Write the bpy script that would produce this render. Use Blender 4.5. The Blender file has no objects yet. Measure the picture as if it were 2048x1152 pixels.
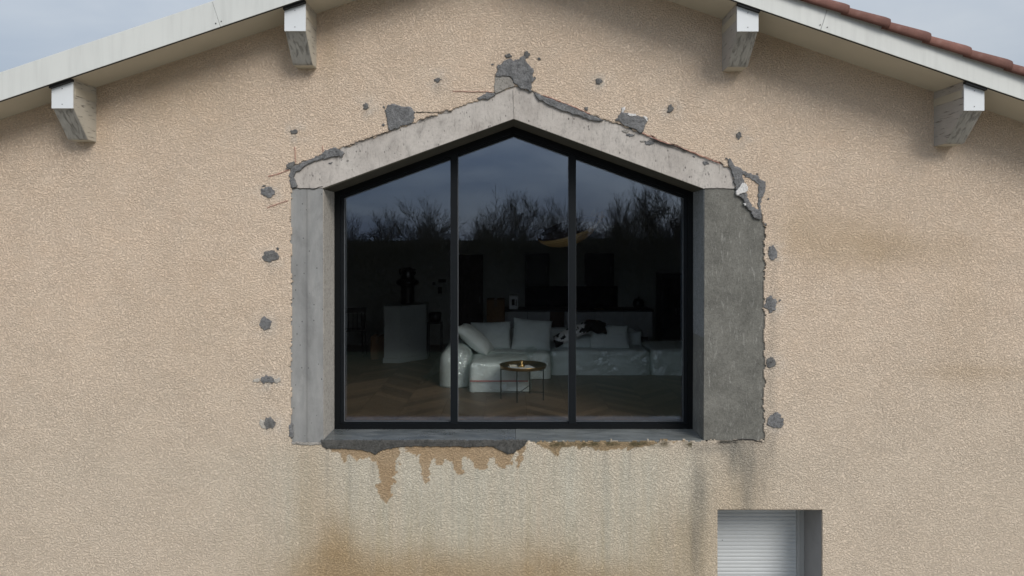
import bpy, bmesh, math, random
import numpy as np
from mathutils import Vector, Matrix, Euler

sc = bpy.context.scene
COL = sc.collection
PI = math.pi

# ------------------------------------------------------------------ camera
F = 1384.0; VX = 1027.0; VY = 490.0; D = 7.0; ZC = 1.96
cd = bpy.data.cameras.new('camera'); cam = bpy.data.objects.new('camera', cd); COL.objects.link(cam)
cd.sensor_width = 36; cd.lens = 36 * F / 2048
cd.shift_x = -(VX - 1024) / 2048; cd.shift_y = -(576 - VY) / 2048
cd.clip_start = 0.05; cd.clip_end = 6000
cam.location = (0, -D, ZC); cam.rotation_euler = (PI / 2, 0, 0)
sc.camera = cam

# ------------------------------------------------------------------ world and sun
SUN_EL, SUN_AZ = math.radians(38), math.radians(147)      # azimuth from +Y towards +X: in front of the wall, to the right
w = bpy.data.worlds.new('World'); sc.world = w; w.use_nodes = True
nt = w.node_tree; nt.nodes.clear()
def wn(t, **k):
    n = nt.nodes.new(t)
    for a, b in k.items(): setattr(n, a, b)
    return n
sky = wn('ShaderNodeTexSky', sky_type='NISHITA', sun_disc=False)
sky.sun_elevation = SUN_EL; sky.sun_rotation = SUN_AZ; sky.air_density = 1.0; sky.dust_density = 2.0
tc = wn('ShaderNodeTexCoord'); sep = wn('ShaderNodeSeparateXYZ')
nt.links.new(tc.outputs['Generated'], sep.inputs[0])
def wm(op, a, b=None, c=None, clamp=False):
    n = wn('ShaderNodeMath', operation=op); n.use_clamp = clamp
    for i, v in enumerate((a, b, c)):
        if v is None: continue
        if isinstance(v, (int, float)): n.inputs[i].default_value = v
        else: nt.links.new(v, n.inputs[i])
    return n.outputs[0]
zz = wm('ADD', wm('MAXIMUM', sep.outputs[2], 0.0), 0.16)
cmb = wn('ShaderNodeCombineXYZ')
nt.links.new(wm('DIVIDE', sep.outputs[0], zz), cmb.inputs[0]); nt.links.new(wm('DIVIDE', sep.outputs[1], zz), cmb.inputs[1])
nz = wn('ShaderNodeTexNoise'); nz.inputs['Scale'].default_value = 1.1; nz.inputs['Detail'].default_value = 5
nz.inputs['Roughness'].default_value = 0.5; nz.inputs['Distortion'].default_value = 0.35
nt.links.new(cmb.outputs[0], nz.inputs['Vector'])
ramp = wn('ShaderNodeValToRGB'); nt.links.new(nz.outputs['Fac'], ramp.inputs[0])
e = ramp.color_ramp.elements
e[0].position = 0.40; e[0].color = (1.55, 2.05, 3.0, 1); e[1].position = 0.62; e[1].color = (3.2, 3.6, 4.2, 1)
# heavier rain cloud low down on the side away from the house
low = wm('SUBTRACT', 1.0, wm('DIVIDE', sep.outputs[2], 0.20), clamp=True)
away = wm('MULTIPLY', wm('MULTIPLY_ADD', sep.outputs[1], -1.6, -0.2, clamp=True), low)
dark = wm('MULTIPLY', wm('SUBTRACT', 1.0, wm('MULTIPLY', away, 0.12)), wm('MULTIPLY_ADD', wm('MAXIMUM', sep.outputs[2], 0.0), 1.7, 0.50))
calm = wn('ShaderNodeMix', data_type='RGBA'); nt.links.new(wm('MULTIPLY', wm('MAXIMUM', sep.outputs[1], 0.0), 0.75, clamp=True), calm.inputs[0])
nt.links.new(ramp.outputs[0], calm.inputs[6]); calm.inputs[7].default_value = (2.35, 2.68, 3.08, 1)
mul = wn('ShaderNodeVectorMath', operation='SCALE'); nt.links.new(calm.outputs[2], mul.inputs[0]); nt.links.new(dark, mul.inputs['Scale'])
mix = wn('ShaderNodeMix', data_type='RGBA'); mix.inputs[0].default_value = 0.9
nt.links.new(sky.outputs[0], mix.inputs[6]); nt.links.new(mul.outputs[0], mix.inputs[7])
tintmix = wn('ShaderNodeMix', data_type='RGBA', blend_type='MULTIPLY')
nt.links.new(wm('MULTIPLY', wm('MAXIMUM', sep.outputs[2], 0.0), 2.2, clamp=True), tintmix.inputs[0])
nt.links.new(mix.outputs[2], tintmix.inputs[6]); tintmix.inputs[7].default_value = (1.10, 1.0, 0.88, 1)
bg = wn('ShaderNodeBackground'); bg.inputs[1].default_value = 0.15
nt.links.new(tintmix.outputs[2], bg.inputs[0])
wo = wn('ShaderNodeOutputWorld'); nt.links.new(bg.outputs[0], wo.inputs[0])

sd = bpy.data.lights.new('sun', 'SUN'); sd.energy = 1.5; sd.angle = math.radians(26); sd.color = (1.0, 0.955, 0.90)
so = bpy.data.objects.new('sun', sd); COL.objects.link(so); so.location = (8, -12, 14)
sv = Vector((math.cos(SUN_EL) * math.sin(SUN_AZ), math.cos(SUN_EL) * math.cos(SUN_AZ), math.sin(SUN_EL)))
so.rotation_euler = sv.to_track_quat('Z', 'Y').to_euler()

sc.view_settings.view_transform = 'Standard'; sc.view_settings.look = 'None'
sc.view_settings.gamma = 1; sc.view_settings.exposure = 0.5
sc.render.engine = 'CYCLES'
sc.cycles.use_denoising = True
try: sc.cycles.denoiser = 'OPENIMAGEDENOISE'
except Exception: pass
sc.cycles.max_bounces = 8; sc.cycles.diffuse_bounces = 4; sc.cycles.glossy_bounces = 4
sc.cycles.transparent_max_bounces = 16; sc.cycles.sample_clamp_indirect = 4

# ------------------------------------------------------------------ helpers
def PX(px, Z=D): return (px - VX) * Z / F
def PZ(py, Z=D): return ZC + (VY - py) * Z / F
def P(px, py, Z=D): return (PX(px, Z), PZ(py, Z))

class Mat:
    """tiny wrapper round a node tree"""
    def __init__(s, name):
        s.m = bpy.data.materials.new(name); s.m.use_nodes = True
        s.t = s.m.node_tree; s.b = s.t.nodes['Principled BSDF']; s.o = s.t.nodes['Material Output']
    def n(s, typ, ins=None, **k):
        n = s.t.nodes.new(typ)
        for a, b in k.items(): setattr(n, a, b)
        for a, v in (ins or {}).items(): s.put(n.inputs[a], v)
        return n
    def put(s, sock, v):
        if hasattr(v, 'is_linked') or hasattr(v, 'links'): s.t.links.new(v, sock)
        elif isinstance(v, (tuple, list)) and sock.type == 'RGBA': sock.default_value = (*v[:3], 1)
        else: sock.default_value = v
    def coord(s, scale=(1, 1, 1), rot=(0, 0, 0), loc=(0, 0, 0)):
        c = s.n('ShaderNodeTexCoord')
        return s.n('ShaderNodeMapping', {'Vector': c.outputs['Object'], 'Scale': scale, 'Rotation': rot, 'Location': loc}).outputs[0]
    def noise(s, sc_, detail=4, rough=.55, dist=0, vec=None):
        return s.n('ShaderNodeTexNoise', {'Vector': vec if vec is not None else s.coord(), 'Scale': sc_, 'Detail': detail, 'Roughness': rough, 'Distortion': dist}).outputs['Fac']
    def ramp(s, f, stops, interp='LINEAR'):
        r = s.n('ShaderNodeValToRGB', {'Fac': f}); r.color_ramp.interpolation = interp
        el = r.color_ramp.elements
        while len(el) < len(stops): el.new(0.5)
        for q, (p, c) in zip(el, stops):
            q.position = p; q.color = (c, c, c, 1) if isinstance(c, (int, float)) else (*c, 1)
        return r.outputs[0]
    def math(s, op, a, b=0.0, clamp=False):
        n = s.n('ShaderNodeMath', {0: a, 1: b}, operation=op); n.use_clamp = clamp; return n.outputs[0]
    def mix(s, f, a, b, mode='MIX'):
        return s.n('ShaderNodeMix', {0: f, 6: a, 7: b}, data_type='RGBA', blend_type=mode).outputs[2]
    def bump(s, h, dist=.01, strength=1, prev=None):
        i = {'Height': h, 'Distance': dist, 'Strength': strength}
        if prev is not None: i['Normal'] = prev
        r = s.n('ShaderNodeBump', i).outputs[0]; s.t.links.new(r, s.b.inputs['Normal']); return r
    def set(s, **k):
        for a, v in k.items():
            s.put(s.b.inputs[{'base': 'Base Color', 'rough': 'Roughness', 'metal': 'Metallic', 'spec': 'Specular IOR Level', 'coat': 'Coat Weight', 'trans': 'Transmission Weight', 'sheen': 'Sheen Weight'}[a]], v)
        return s

def plain(name, col, rough=.6, metal=0, var=.12, sc_=6, bump=0, bsc=60, spec=.4):
    m = Mat(name)
    dk = tuple(c * (1 - var) for c in col); lt = tuple(min(1, c * (1 + var)) for c in col)
    m.set(base=m.ramp(m.noise(sc_, 5), [(.3, dk), (.7, lt)]), rough=rough, metal=metal, spec=spec)
    if bump: m.bump(m.noise(bsc, 3), bump)
    return m.m

# ---- numpy value noise
def vnoise(x, y, seed=0):
    x = np.asarray(x, float); y = np.asarray(y, float)
    xi = np.floor(x).astype(np.int64); yi = np.floor(y).astype(np.int64); xf = x - xi; yf = y - yi
    def h(a, b):
        n = (a * 374761393 + b * 668265263 + seed * 1442695041) & 0xffffffff
        n = ((n ^ (n >> 13)) * 1274126177) & 0xffffffff
        n = (n ^ (n >> 16)) & 0xffff
        return n / 65535.0
    u = xf * xf * (3 - 2 * xf); v = yf * yf * (3 - 2 * yf)
    return (h(xi, yi) * (1 - u) + h(xi + 1, yi) * u) * (1 - v) + (h(xi, yi + 1) * (1 - u) + h(xi + 1, yi + 1) * u) * v
def fbm(x, y, oct=4, seed=0):
    s = 0; a = .5; t = 0
    for i in range(oct):
        s = s + a * vnoise(x * 2 ** i, y * 2 ** i, seed + i * 17); t += a; a *= .5
    return s / t
def inpoly(X, Y, poly):
    r = np.zeros(np.shape(X), bool); n = len(poly)
    for i in range(n):
        x0, y0 = poly[i]; x1, y1 = poly[(i + 1) % n]
        if y0 == y1: continue
        c = ((y0 > Y) != (y1 > Y)) & (X < (x1 - x0) * (Y - y0) / (y1 - y0) + x0)
        r ^= c
    return r

def link(name, me, mat=None, parent=None):
    o = bpy.data.objects.new(name, me); COL.objects.link(o)
    if mat is not None:
        for m in (mat if isinstance(mat, (list, tuple)) else [mat]): me.materials.append(m)
    if parent is not None: o.parent = parent
    return o
def smooth(o, on=True):
    o.data.polygons.foreach_set('use_smooth', [on] * len(o.data.polygons)); return o
def tag(o, label=None, cat=None, group=None, kind=None):
    if label: o['label'] = label
    if cat: o['category'] = cat
    if group: o['group'] = group
    if kind: o['kind'] = kind
    return o
def thing(name, label, cat, loc=(0, 0, 0), rz=0, group=None):
    o = bpy.data.objects.new(name, None); COL.objects.link(o); o.location = loc; o.rotation_euler = (0, 0, rz)
    o.empty_display_size = .2
    return tag(o, label, cat, group)

class MB:
    """collects shapes, builds one mesh object"""
    def __init__(s): s.v = []; s.f = []
    def add(s, vs, fs):
        b = len(s.v); s.v += [tuple(p) for p in vs]; s.f += [tuple(i + b for i in f) for f in fs]; return s
    def box(s, x0, x1, y0, y1, z0, z1, M=None):
        v = [Vector((x, y, z)) for z in (z0, z1) for y in (y0, y1) for x in (x0, x1)]
        if M is not None: v = [M @ p for p in v]
        return s.add(v, [(0, 2, 3, 1), (4, 5, 7, 6), (0, 1, 5, 4), (2, 6, 7, 3), (0, 4, 6, 2), (1, 3, 7, 5)])
    def prism(s, poly, y0, y1):          # poly in (x,z), extruded along y
        n = len(poly)
        ar = sum(poly[i][0] * poly[(i + 1) % n][1] - poly[(i + 1) % n][0] * poly[i][1] for i in range(n))
        if ar < 0: poly = poly[::-1]
        v = [(x, y0, z) for x, z in poly] + [(x, y1, z) for x, z in poly]
        f = [tuple(range(n)), tuple(range(2 * n - 1, n - 1, -1))]
        f += [(i, i + n, (i + 1) % n + n, (i + 1) % n) for i in range(n)]
        return s.add(v, f)
    def xprism(s, poly, x0, x1):         # poly in (y,z), extruded along x
        n = len(poly)
        ar = sum(poly[i][0] * poly[(i + 1) % n][1] - poly[(i + 1) % n][0] * poly[i][1] for i in range(n))
        if ar < 0: poly = poly[::-1]
        v = [(x0, y, z) for y, z in poly] + [(x1, y, z) for y, z in poly]
        f = [tuple(range(n - 1, -1, -1)), tuple(range(n, 2 * n))]
        f += [(i, (i + 1) % n, (i + 1) % n + n, i + n) for i in range(n)]
        return s.add(v, f)
    def tube(s, pts, rad, seg=8, cap=True):
        pts = [Vector(p) for p in pts]
        if not isinstance(rad, (list, tuple)): rad = [rad] * len(pts)
        vs = []; up = None
        for i, p in enumerate(pts):
            d = (pts[min(i + 1, len(pts) - 1)] - pts[max(i - 1, 0)]).normalized()
            a = d.orthogonal().normalized() if up is None else (up - up.dot(d) * d)
            if a.length < 1e-5: a = d.orthogonal()
            a.normalize(); up = a; b = d.cross(a)
            for k in range(seg):
                t = 2 * PI * k / seg; vs.append(p + (a * math.cos(t) + b * math.sin(t)) * rad[i])
        fs = []
        for i in range(len(pts) - 1):
            for k in range(seg):
                k2 = (k + 1) % seg; fs.append((i * seg + k, i * seg + k2, (i + 1) * seg + k2, (i + 1) * seg + k))
        if cap: fs += [tuple(range(seg - 1, -1, -1)), tuple((len(pts) - 1) * seg + k for k in range(seg))]
        return s.add(vs, fs)
    def lathe(s, prof, seg=32, c=(0, 0, 0)):
        vs = []; fs = []
        for r, z in prof:
            for k in range(seg):
                t = 2 * PI * k / seg; vs.append((c[0] + r * math.cos(t), c[1] + r * math.sin(t), c[2] + z))
        for i in range(len(prof) - 1):
            for k in range(seg):
                k2 = (k + 1) % seg; fs.append((i * seg + k, i * seg + k2, (i + 1) * seg + k2, (i + 1) * seg + k))
        fs += [tuple(range(seg - 1, -1, -1)), tuple((len(prof) - 1) * seg + k for k in range(seg))]
        return s.add(vs, fs)
    def build(s, name, mat, parent=None, bevel=0, smooth_=False):
        me = bpy.data.meshes.new(name); me.from_pydata(s.v, [], s.f); me.update()
        o = link(name, me, mat, parent)
        if smooth_: smooth(o)
        if bevel:
            bm = bmesh.new(); bm.from_mesh(me)
            ed = [e_ for e_ in bm.edges if len(e_.link_faces) == 2 and e_.calc_face_angle(0) > .4]
            bmesh.ops.bevel(bm, geom=ed, offset=bevel, segments=2, profile=.6, affect='EDGES')
            bm.to_mesh(me); bm.free()
        return o

def npmesh(name, verts, quads, mat, parent=None, cols=None):
    me = bpy.data.meshes.new(name)
    nv, nf = len(verts), len(quads)
    me.vertices.add(nv); me.vertices.foreach_set('co', np.ascontiguousarray(verts, dtype=np.float32).ravel())
    me.loops.add(nf * 4); me.loops.foreach_set('vertex_index', np.ascontiguousarray(quads, dtype=np.int32).ravel())
    me.polygons.add(nf); me.polygons.foreach_set('loop_start', np.arange(0, nf * 4, 4, dtype=np.int32))
    try: me.polygons.foreach_set('loop_total', np.full(nf, 4, dtype=np.int32))
    except Exception: pass
    me.update(calc_edges=True)
    if cols is not None:
        a = me.color_attributes.new('tint', 'FLOAT_COLOR', 'POINT')
        c = np.ones((nv, 4), np.float32); c[:, :3] = cols; a.data.foreach_set('color', c.ravel())
    return link(name, me, mat, parent)

# masked sheet on the wall: front surface at y = -height, skirt back to y = yback
def sheet(name, xs, zs, keep, Y, mat, parent, cols=None, yback=.02):
    nx, nz = len(xs), len(zs)
    X, Z = np.meshgrid(xs, zs, indexing='ij')
    idx = np.arange(nx * nz).reshape(nx, nz)
    q = np.stack([idx[:-1, :-1], idx[1:, :-1], idx[1:, 1:], idx[:-1, 1:]], -1)[keep]
    V = np.stack([X, Y, Z], -1).reshape(-1, 3)
    B = V.copy(); B[:, 1] = yback; off = nx * nz
    kp = np.pad(keep, 1)
    sk = []
    c = kp[1:-1, 1:-1]
    a, b = np.nonzero(c & ~kp[:-2, 1:-1]); sk.append(np.stack([idx[a, b], idx[a, b + 1], idx[a, b + 1] + off, idx[a, b] + off], -1))
    a, b = np.nonzero(c & ~kp[2:, 1:-1]); sk.append(np.stack([idx[a + 1, b + 1], idx[a + 1, b], idx[a + 1, b] + off, idx[a + 1, b + 1] + off], -1))
    a, b = np.nonzero(c & ~kp[1:-1, :-2]); sk.append(np.stack([idx[a + 1, b], idx[a, b], idx[a, b] + off, idx[a + 1, b] + off], -1))
    a, b = np.nonzero(c & ~kp[1:-1, 2:]); sk.append(np.stack([idx[a, b + 1], idx[a + 1, b + 1], idx[a + 1, b + 1] + off, idx[a, b + 1] + off], -1))
    Q = np.concatenate([q] + sk); VV = np.concatenate([V, B])
    used, inv = np.unique(Q, return_inverse=True)
    cc = None
    if cols is not None: cc = np.concatenate([cols.reshape(-1, 3)] * 2)[used]
    return npmesh(name, VV[used], inv.reshape(-1, 4), mat, parent, cc)

# ------------------------------------------------------------------ materials
def m_render():
    m = Mat('roughcast render')
    at = m.n('ShaderNodeAttribute', attribute_name='tint').outputs['Color']
    dv = m.n('ShaderNodeTexNoise', {'Vector': m.coord(), 'Scale': 30, 'Detail': 3}).outputs['Color']
    vec = m.n('ShaderNodeVectorMath', {0: m.coord((1, 1, 1.15), (0, .5, 0)), 1: m.n('ShaderNodeVectorMath', {0: dv, 'Scale': .035}, operation='SCALE').outputs[0]}, operation='ADD').outputs[0]
    v = m.n('ShaderNodeTexVoronoi', {'Vector': vec, 'Scale': 60, 'Smoothness': .6, 'Randomness': 1.0}, feature='SMOOTH_F1').outputs['Distance']
    g = m.noise(66, 3, .6, .35, m.coord((1, 1, 1.25), (0, .6, 0)))
    h = m.math('ADD', m.math('MULTIPLY', m.math('SUBTRACT', 1.0, v), .55), m.math('MULTIPLY', g, 1.25))
    hr = m.ramp(h, [(.70, 0.0), (.92, .55), (1.0, 1.0)])
    fine = m.noise(170, 2, .6)
    var = m.ramp(m.noise(46, 4, .75), [(.32, .93), (.5, 1.0), (.68, 1.05)])
    big = m.ramp(m.noise(1.3, 6, .7), [(.3, .965), (.7, 1.035)])
    pit = m.ramp(hr, [(0.0, .88), (.5, 1.0), (1.0, 1.02)])  # hollows of the grain darkened in the colour, painted shade for the crevices
    c = m.mix(1.0, at, var, 'MULTIPLY'); c = m.mix(1.0, c, big, 'MULTIPLY'); c = m.mix(1.0, c, pit, 'MULTIPLY')
    m.set(base=c, rough=.93, spec=.15)
    b1 = m.bump(m.math('MULTIPLY', hr, m.ramp(m.noise(2.2, 4, .6), [(.32, .85), (.62, 1.08)])), .0102, 1.0); m.bump(fine, .003, .8, b1)
    return m.m
def m_lintel():
    m = Mat('pale cast concrete')
    big = m.ramp(m.noise(2.2, 6, .65), [(.3, (.41, .375, .34)), (.5, (.49, .455, .415)), (.75, (.56, .525, .48))])
    st = m.ramp(m.noise(9, 6, .7, .4, m.coord((1, 1, .5))), [(.46, 1.0), (.58, .90), (.70, .66)])
    pv = m.n('ShaderNodeTexVoronoi', {'Vector': m.coord((1, 1, .55), (0, .5, 0)), 'Scale': 26, 'Randomness': 1.0}).outputs['Distance']
    gate = m.ramp(m.noise(7, 4, .6), [(.48, 0.0), (.60, .75)])
    pits = m.math('MULTIPLY', m.ramp(pv, [(.13, 1.0), (.22, 0.0)]), gate)
    ln = m.ramp(m.noise(30, 3, .6, .8, m.coord((2.2, 1, .35))), [(.60, 1.0), (.67, .70)])
    c = m.mix(1.0, big, st, 'MULTIPLY'); c = m.mix(1.0, c, m.ramp(m.noise(45, 4, .75, .3), [(.34, .84), (.46, 1.0), (.7, 1.05)]), 'MULTIPLY'); c = m.mix(1.0, c, ln, 'MULTIPLY'); c = m.mix(pits, c, (.10, .095, .09))
    m.set(base=c, rough=.85, spec=.25)
    b = m.bump(m.math('SUBTRACT', m.noise(14, 6, .65), m.math('MULTIPLY', pits, .8)), .006, .8)
    return m.m
def m_pillar_l():
    m = Mat('blue grey cast concrete')
    base = m.ramp(m.noise(3, 6, .65, .2, m.coord((1.8, 1, .5))), [(.28, (.20, .20, .195)), (.5, (.26, .262, .255)), (.75, (.35, .345, .33))])
    wv = m.n('ShaderNodeTexWave', {'Vector': m.coord(), 'Scale': 1.5, 'Distortion': .1, 'Detail': 1}, bands_direction='X', wave_profile='SIN').outputs['Fac']
    line = m.ramp(wv, [(.0, .74), (.05, .92), (.5, 1.0), (1.0, 1.06)])
    pv = m.n('ShaderNodeTexVoronoi', {'Vector': m.coord((1, 1, .7)), 'Scale': 17, 'Randomness': 1.0}).outputs['Distance']
    pits = m.ramp(pv, [(.07, 1.0), (.12, 0.0)])
    blot = m.ramp(m.noise(7, 6, .7, .6, m.coord((1, 1, .6))), [(.5, 1.0), (.66, .86), (.8, .7)])
    c = m.mix(1.0, base, line, 'MULTIPLY'); c = m.mix(1.0, c, blot, 'MULTIPLY'); c = m.mix(pits, c, (.09, .09, .09))
    m.set(base=c, rough=.75, spec=.3); m.bump(m.math('ADD', m.noise(18, 5), m.math('MULTIPLY', line, .5)), .004, .7)
    return m.m
def m_pillar_r():
    m = Mat('trowelled cement')
    base = m.ramp(m.noise(3.2, 7, .7), [(.28, (.12, .118, .105)), (.5, (.17, .167, .148)), (.75, (.23, .225, .20))])
    c = base
    for rot, s_, lo in ((.7, 9, .62), (-.75, 10, .62), (.2, 8, .63), (1.4, 11, .65), (-.3, 9, .64)):
        g = m.ramp(m.noise(s_, 4, .6, 1.1, m.coord((3.6, 1, .7), (0, rot, 0), (s_, rot, 0))), [(lo, 0.0), (lo + .05, .28), (lo + .16, .6)])
        c = m.mix(g, c, (.37, .365, .335))
    dk = m.ramp(m.noise(55, 4, .7), [(.3, .72), (.6, 1.06)])
    c = m.mix(1.0, c, dk, 'MULTIPLY')
    m.set(base=c, rough=.9, spec=.2); m.bump(m.math('ADD', m.noise(10, 6, .7), m.math('MULTIPLY', m.noise(70, 3), .5)), .009, .9)
    return m.m
def m_mortar(name, a, b_, dist=.012):
    m = Mat(name)
    c = m.ramp(m.noise(16, 6, .7), [(.3, a), (.7, b_)])
    c = m.mix(1.0, c, m.ramp(m.noise(60, 4, .7), [(.32, .55), (.5, 1.0), (.8, 1.15)]), 'MULTIPLY')
    m.set(base=c, rough=.95, spec=.15); m.bump(m.math('ADD', m.noise(34, 5, .75), m.math('MULTIPLY', m.noise(90, 3), .5)), dist * 1.6, 1)
    return m.m
def m_sill(name, a, b_, rough):
    m = Mat(name)
    c = m.ramp(m.noise(4, 6, .65, .4, m.coord((.7, 2.2, 1))), [(.35, a), (.65, b_)])
    m.set(base=c, rough=m.ramp(m.noise(3, 4), [(.35, rough), (.65, min(1, rough + .35))]), spec=.5)
    m.bump(m.noise(25, 5), .003, .6); return m.m
def m_fascia():
    m = Mat('white coated fascia')
    st = m.ramp(m.noise(5, 5, .6, 0, m.coord((3.4, 1, .28))), [(.46, 1.0), (.68, .93), (.82, .84)])
    c = m.mix(1.0, (.67, .685, .65), st, 'MULTIPLY')
    c = m.mix(1.0, c, m.ramp(m.noise(1.2, 3), [(.3, .95), (.7, 1.03)]), 'MULTIPLY')
    m.set(base=c, rough=.45, spec=.4); return m.m
def m_beam(name, base, crack, amount):
    m = Mat(name)
    g = m.noise(9, 4, .6, .3, m.coord((1, .6, 8.0)))
    cr = m.ramp(g, [(amount, 0.0), (amount + .035, 1.0)])
    c = m.mix(1.0, base, m.ramp(m.noise(4, 5, .6), [(.3, .88), (.7, 1.06)]), 'MULTIPLY')
    c = m.mix(m.math('MULTIPLY', cr, .85), c, crack)
    m.set(base=c, rough=.7, spec=.3); m.bump(m.math('SUBTRACT', m.noise(12, 4, .6, 0, m.coord((1, .4, 4))), cr), .004, .8); return m.m
def m_endgrain():
    m = Mat('weathered end grain')
    w1 = m.noise(9, 6, .7, 1.2, m.coord((3.2, 1, .8), (0, .6, 0)))
    c = m.ramp(w1, [(.33, (.28, .27, .245)), (.43, (.35, .34, .31)), (.7, (.42, .41, .38))])
    c = m.mix(1.0, c, m.ramp(m.noise(6, 5), [(.3, .85), (.7, 1.1)]), 'MULTIPLY')
    m.set(base=c, rough=.85, spec=.2); m.bump(m.ramp(w1, [(.35, 0), (.46, 1)]), .008, .9); return m.m
def m_tile():
    m = Mat('terracotta tile')
    oi = m.n('ShaderNodeObjectInfo').outputs['Random']
    c = m.ramp(m.noise(9, 6, .65), [(.3, (.12, .058, .046)), (.6, (.185, .088, .068)), (.8, (.25, .155, .13))])
    c = m.mix(1.0, c, m.ramp(oi, [(0, .82), (1, 1.12)]), 'MULTIPLY')
    m.set(base=c, rough=.8, spec=.25); m.bump(m.noise(40, 5), .003, .8); return m.m
def m_pane():
    m = Mat('tinted glazing'); t = m.t; t.nodes.remove(m.b)
    lw = m.n('ShaderNodeLayerWeight', {'Blend': .5}).outputs['Facing']
    fr = m.math('ADD', m.math('MULTIPLY', m.math('POWER', lw, 5.0), .87), .13)
    tr = m.n('ShaderNodeBsdfTransparent', {'Color': (.975, .985, .98)})
    gl = m.n('ShaderNodeBsdfGlossy', {'Color': (.68, .80, 1.0), 'Roughness': 0.0})
    b = m.n('ShaderNodeBump', {'Height': m.noise(.9, 2), 'Distance': .0015, 'Strength': .12}).outputs[0]
    t.links.new(b, gl.inputs['Normal'])
    mx = m.n('ShaderNodeMixShader', {0: fr}); t.links.new(tr.outputs[0], mx.inputs[1]); t.links.new(gl.outputs[0], mx.inputs[2])
    t.links.new(mx.outputs[0], m.o.inputs[0]); return m.m
def m_film():
    m = Mat('clear plastic film'); t = m.t; t.nodes.remove(m.b)
    c1 = m.math('ABSOLUTE', m.math('SUBTRACT', m.noise(5.5, 2, .5, 1.2), .5)); c2 = m.math('ABSOLUTE', m.math('SUBTRACT', m.noise(13, 2, .5, 1.6, m.coord((1, 1, .55), (0, .4, 0))), .5))
    h = m.math('ADD', c1, m.math('MULTIPLY', c2, .4))
    b = m.n('ShaderNodeBump', {'Height': h, 'Distance': .05, 'Strength': 1.0}).outputs[0]
    gl = m.n('ShaderNodeBsdfGlossy', {'Color': (.97, 1, 1), 'Roughness': .12, 'Normal': b})
    tr = m.n('ShaderNodeBsdfTransparent', {'Color': (.96, .98, .975)})
    fr = m.ramp(m.noise(2.4, 3), [(.38, .08), (.60, .27)])
    mx = m.n('ShaderNodeMixShader', {0: fr}); t.links.new(tr.outputs[0], mx.inputs[1]); t.links.new(gl.outputs[0], mx.inputs[2])
    t.links.new(mx.outputs[0], m.o.inputs[0]); return m.m
def m_hide():
    m = Mat('spotted hide')
    n1 = m.noise(7.5, 3, .5, .5)
    c = m.ramp(n1, [(.50, (.85, .83, .80)), (.53, (.012, .011, .01))], 'LINEAR')
    x = m.n('ShaderNodeSeparateXYZ', {0: m.coord()}).outputs[0]
    br = m.ramp(m.math('ADD', x, m.math('MULTIPLY', m.noise(6, 3), .2)), [(.17, 0.0), (.19, 1.0)])
    c = m.mix(br, c, m.ramp(m.noise(5, 3), [(.42, (.16, .075, .04)), (.5, (.015, .012, .01))]))
    m.set(base=c, rough=.95); m.bump(m.noise(90, 3), .006); return m.m
def m_floor():
    m = Mat('oak herringbone')
    at = m.n('ShaderNodeAttribute', attribute_name='tint').outputs['Color']
    c = m.mix(1.0, at, m.ramp(m.noise(14, 5, .6), [(.3, .8), (.7, 1.12)]), 'MULTIPLY')
    m.set(base=c, rough=.42, spec=.4); m.bump(m.noise(30, 4), .001, .5); return m.m
def m_bark(name, a, b_):
    m = Mat(name); m.set(base=m.ramp(m.noise(5, 4), [(.3, a), (.7, b_)]), rough=1, spec=0); return m.m
def m_grass():
    m = Mat('winter grass')
    c = m.ramp(m.noise(.35, 8, .7), [(.3, (.014, .018, .008)), (.55, (.022, .026, .012)), (.75, (.034, .030, .018))])
    m.set(base=c, rough=1, spec=.1); m.bump(m.noise(12, 4), .05); return m.m

RENDER = m_render(); LINTEL = m_lintel(); PIL_L = m_pillar_l(); PIL_R = m_pillar_r()
MORT_D = m_mortar('dark mortar', (.12, .12, .117), (.23, .228, .22))
MORT_M = m_mortar('grey mortar', (.13, .133, .135), (.28, .28, .28))
MORT_P = m_mortar('pale cement', (.26, .245, .22), (.36, .34, .31), .005)
CREAM_CEM = m_mortar('cream cement', (.36, .335, .295), (.47, .44, .39), .002)
WHITE_PL = m_mortar('white plaster', (.62, .61, .59), (.75, .74, .72), .004)
MASON = m_mortar('blockwork', (.12, .115, .11), (.20, .19, .18))
SILL_L = m_sill('wet sill', (.06, .07, .073), (.15, .16, .16), .15)
SILL_R = m_sill('damp sill', (.085, .093, .09), (.17, .18, .172), .25)
FASCIA = m_fascia()
SOFFIT = plain('cream soffit paint', (.50, .46, .37), .6, var=.05, sc_=2)
CAP = plain('white sheet cap', (.72, .75, .76), .4, var=.02)
BEAM_A = m_beam('cream beam paint', (.50, .47, .40), (.12, .11, .095), .60)
BEAM_B = m_beam('flaking grey beam paint', (.43, .405, .37), (.16, .15, .135), .60)
ENDG = m_endgrain(); TILE = m_tile()
BLACK = plain('black frame paint', (.004, .005, .006), .4, var=.1, spec=.25)
BEAD = plain('dark grey bead', (.006, .008, .010), .5, var=.1, spec=.2)
PANE = m_pane(); FILM = m_film()
SCREW = plain('screw', (.10, .10, .10), .4, .8)
GAP = plain('shadow gap rubber', (.02, .02, .02), .8)
SHUT = plain('pale shutter aluminium', (.57, .595, .60), .38, var=.03, sc_=3)
SHUTR = plain('grey shutter rail', (.42, .43, .42), .45, var=.03)
REVG = plain('grey painted reveal', (.30, .295, .29), .8, var=.06, bump=.002)
CHALK = plain('red chalk', (.42, .21, .17), .95, var=.3, sc_=40)
CRACK = plain('dark crack', (.03, .027, .025), 1, var=.3)

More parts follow.
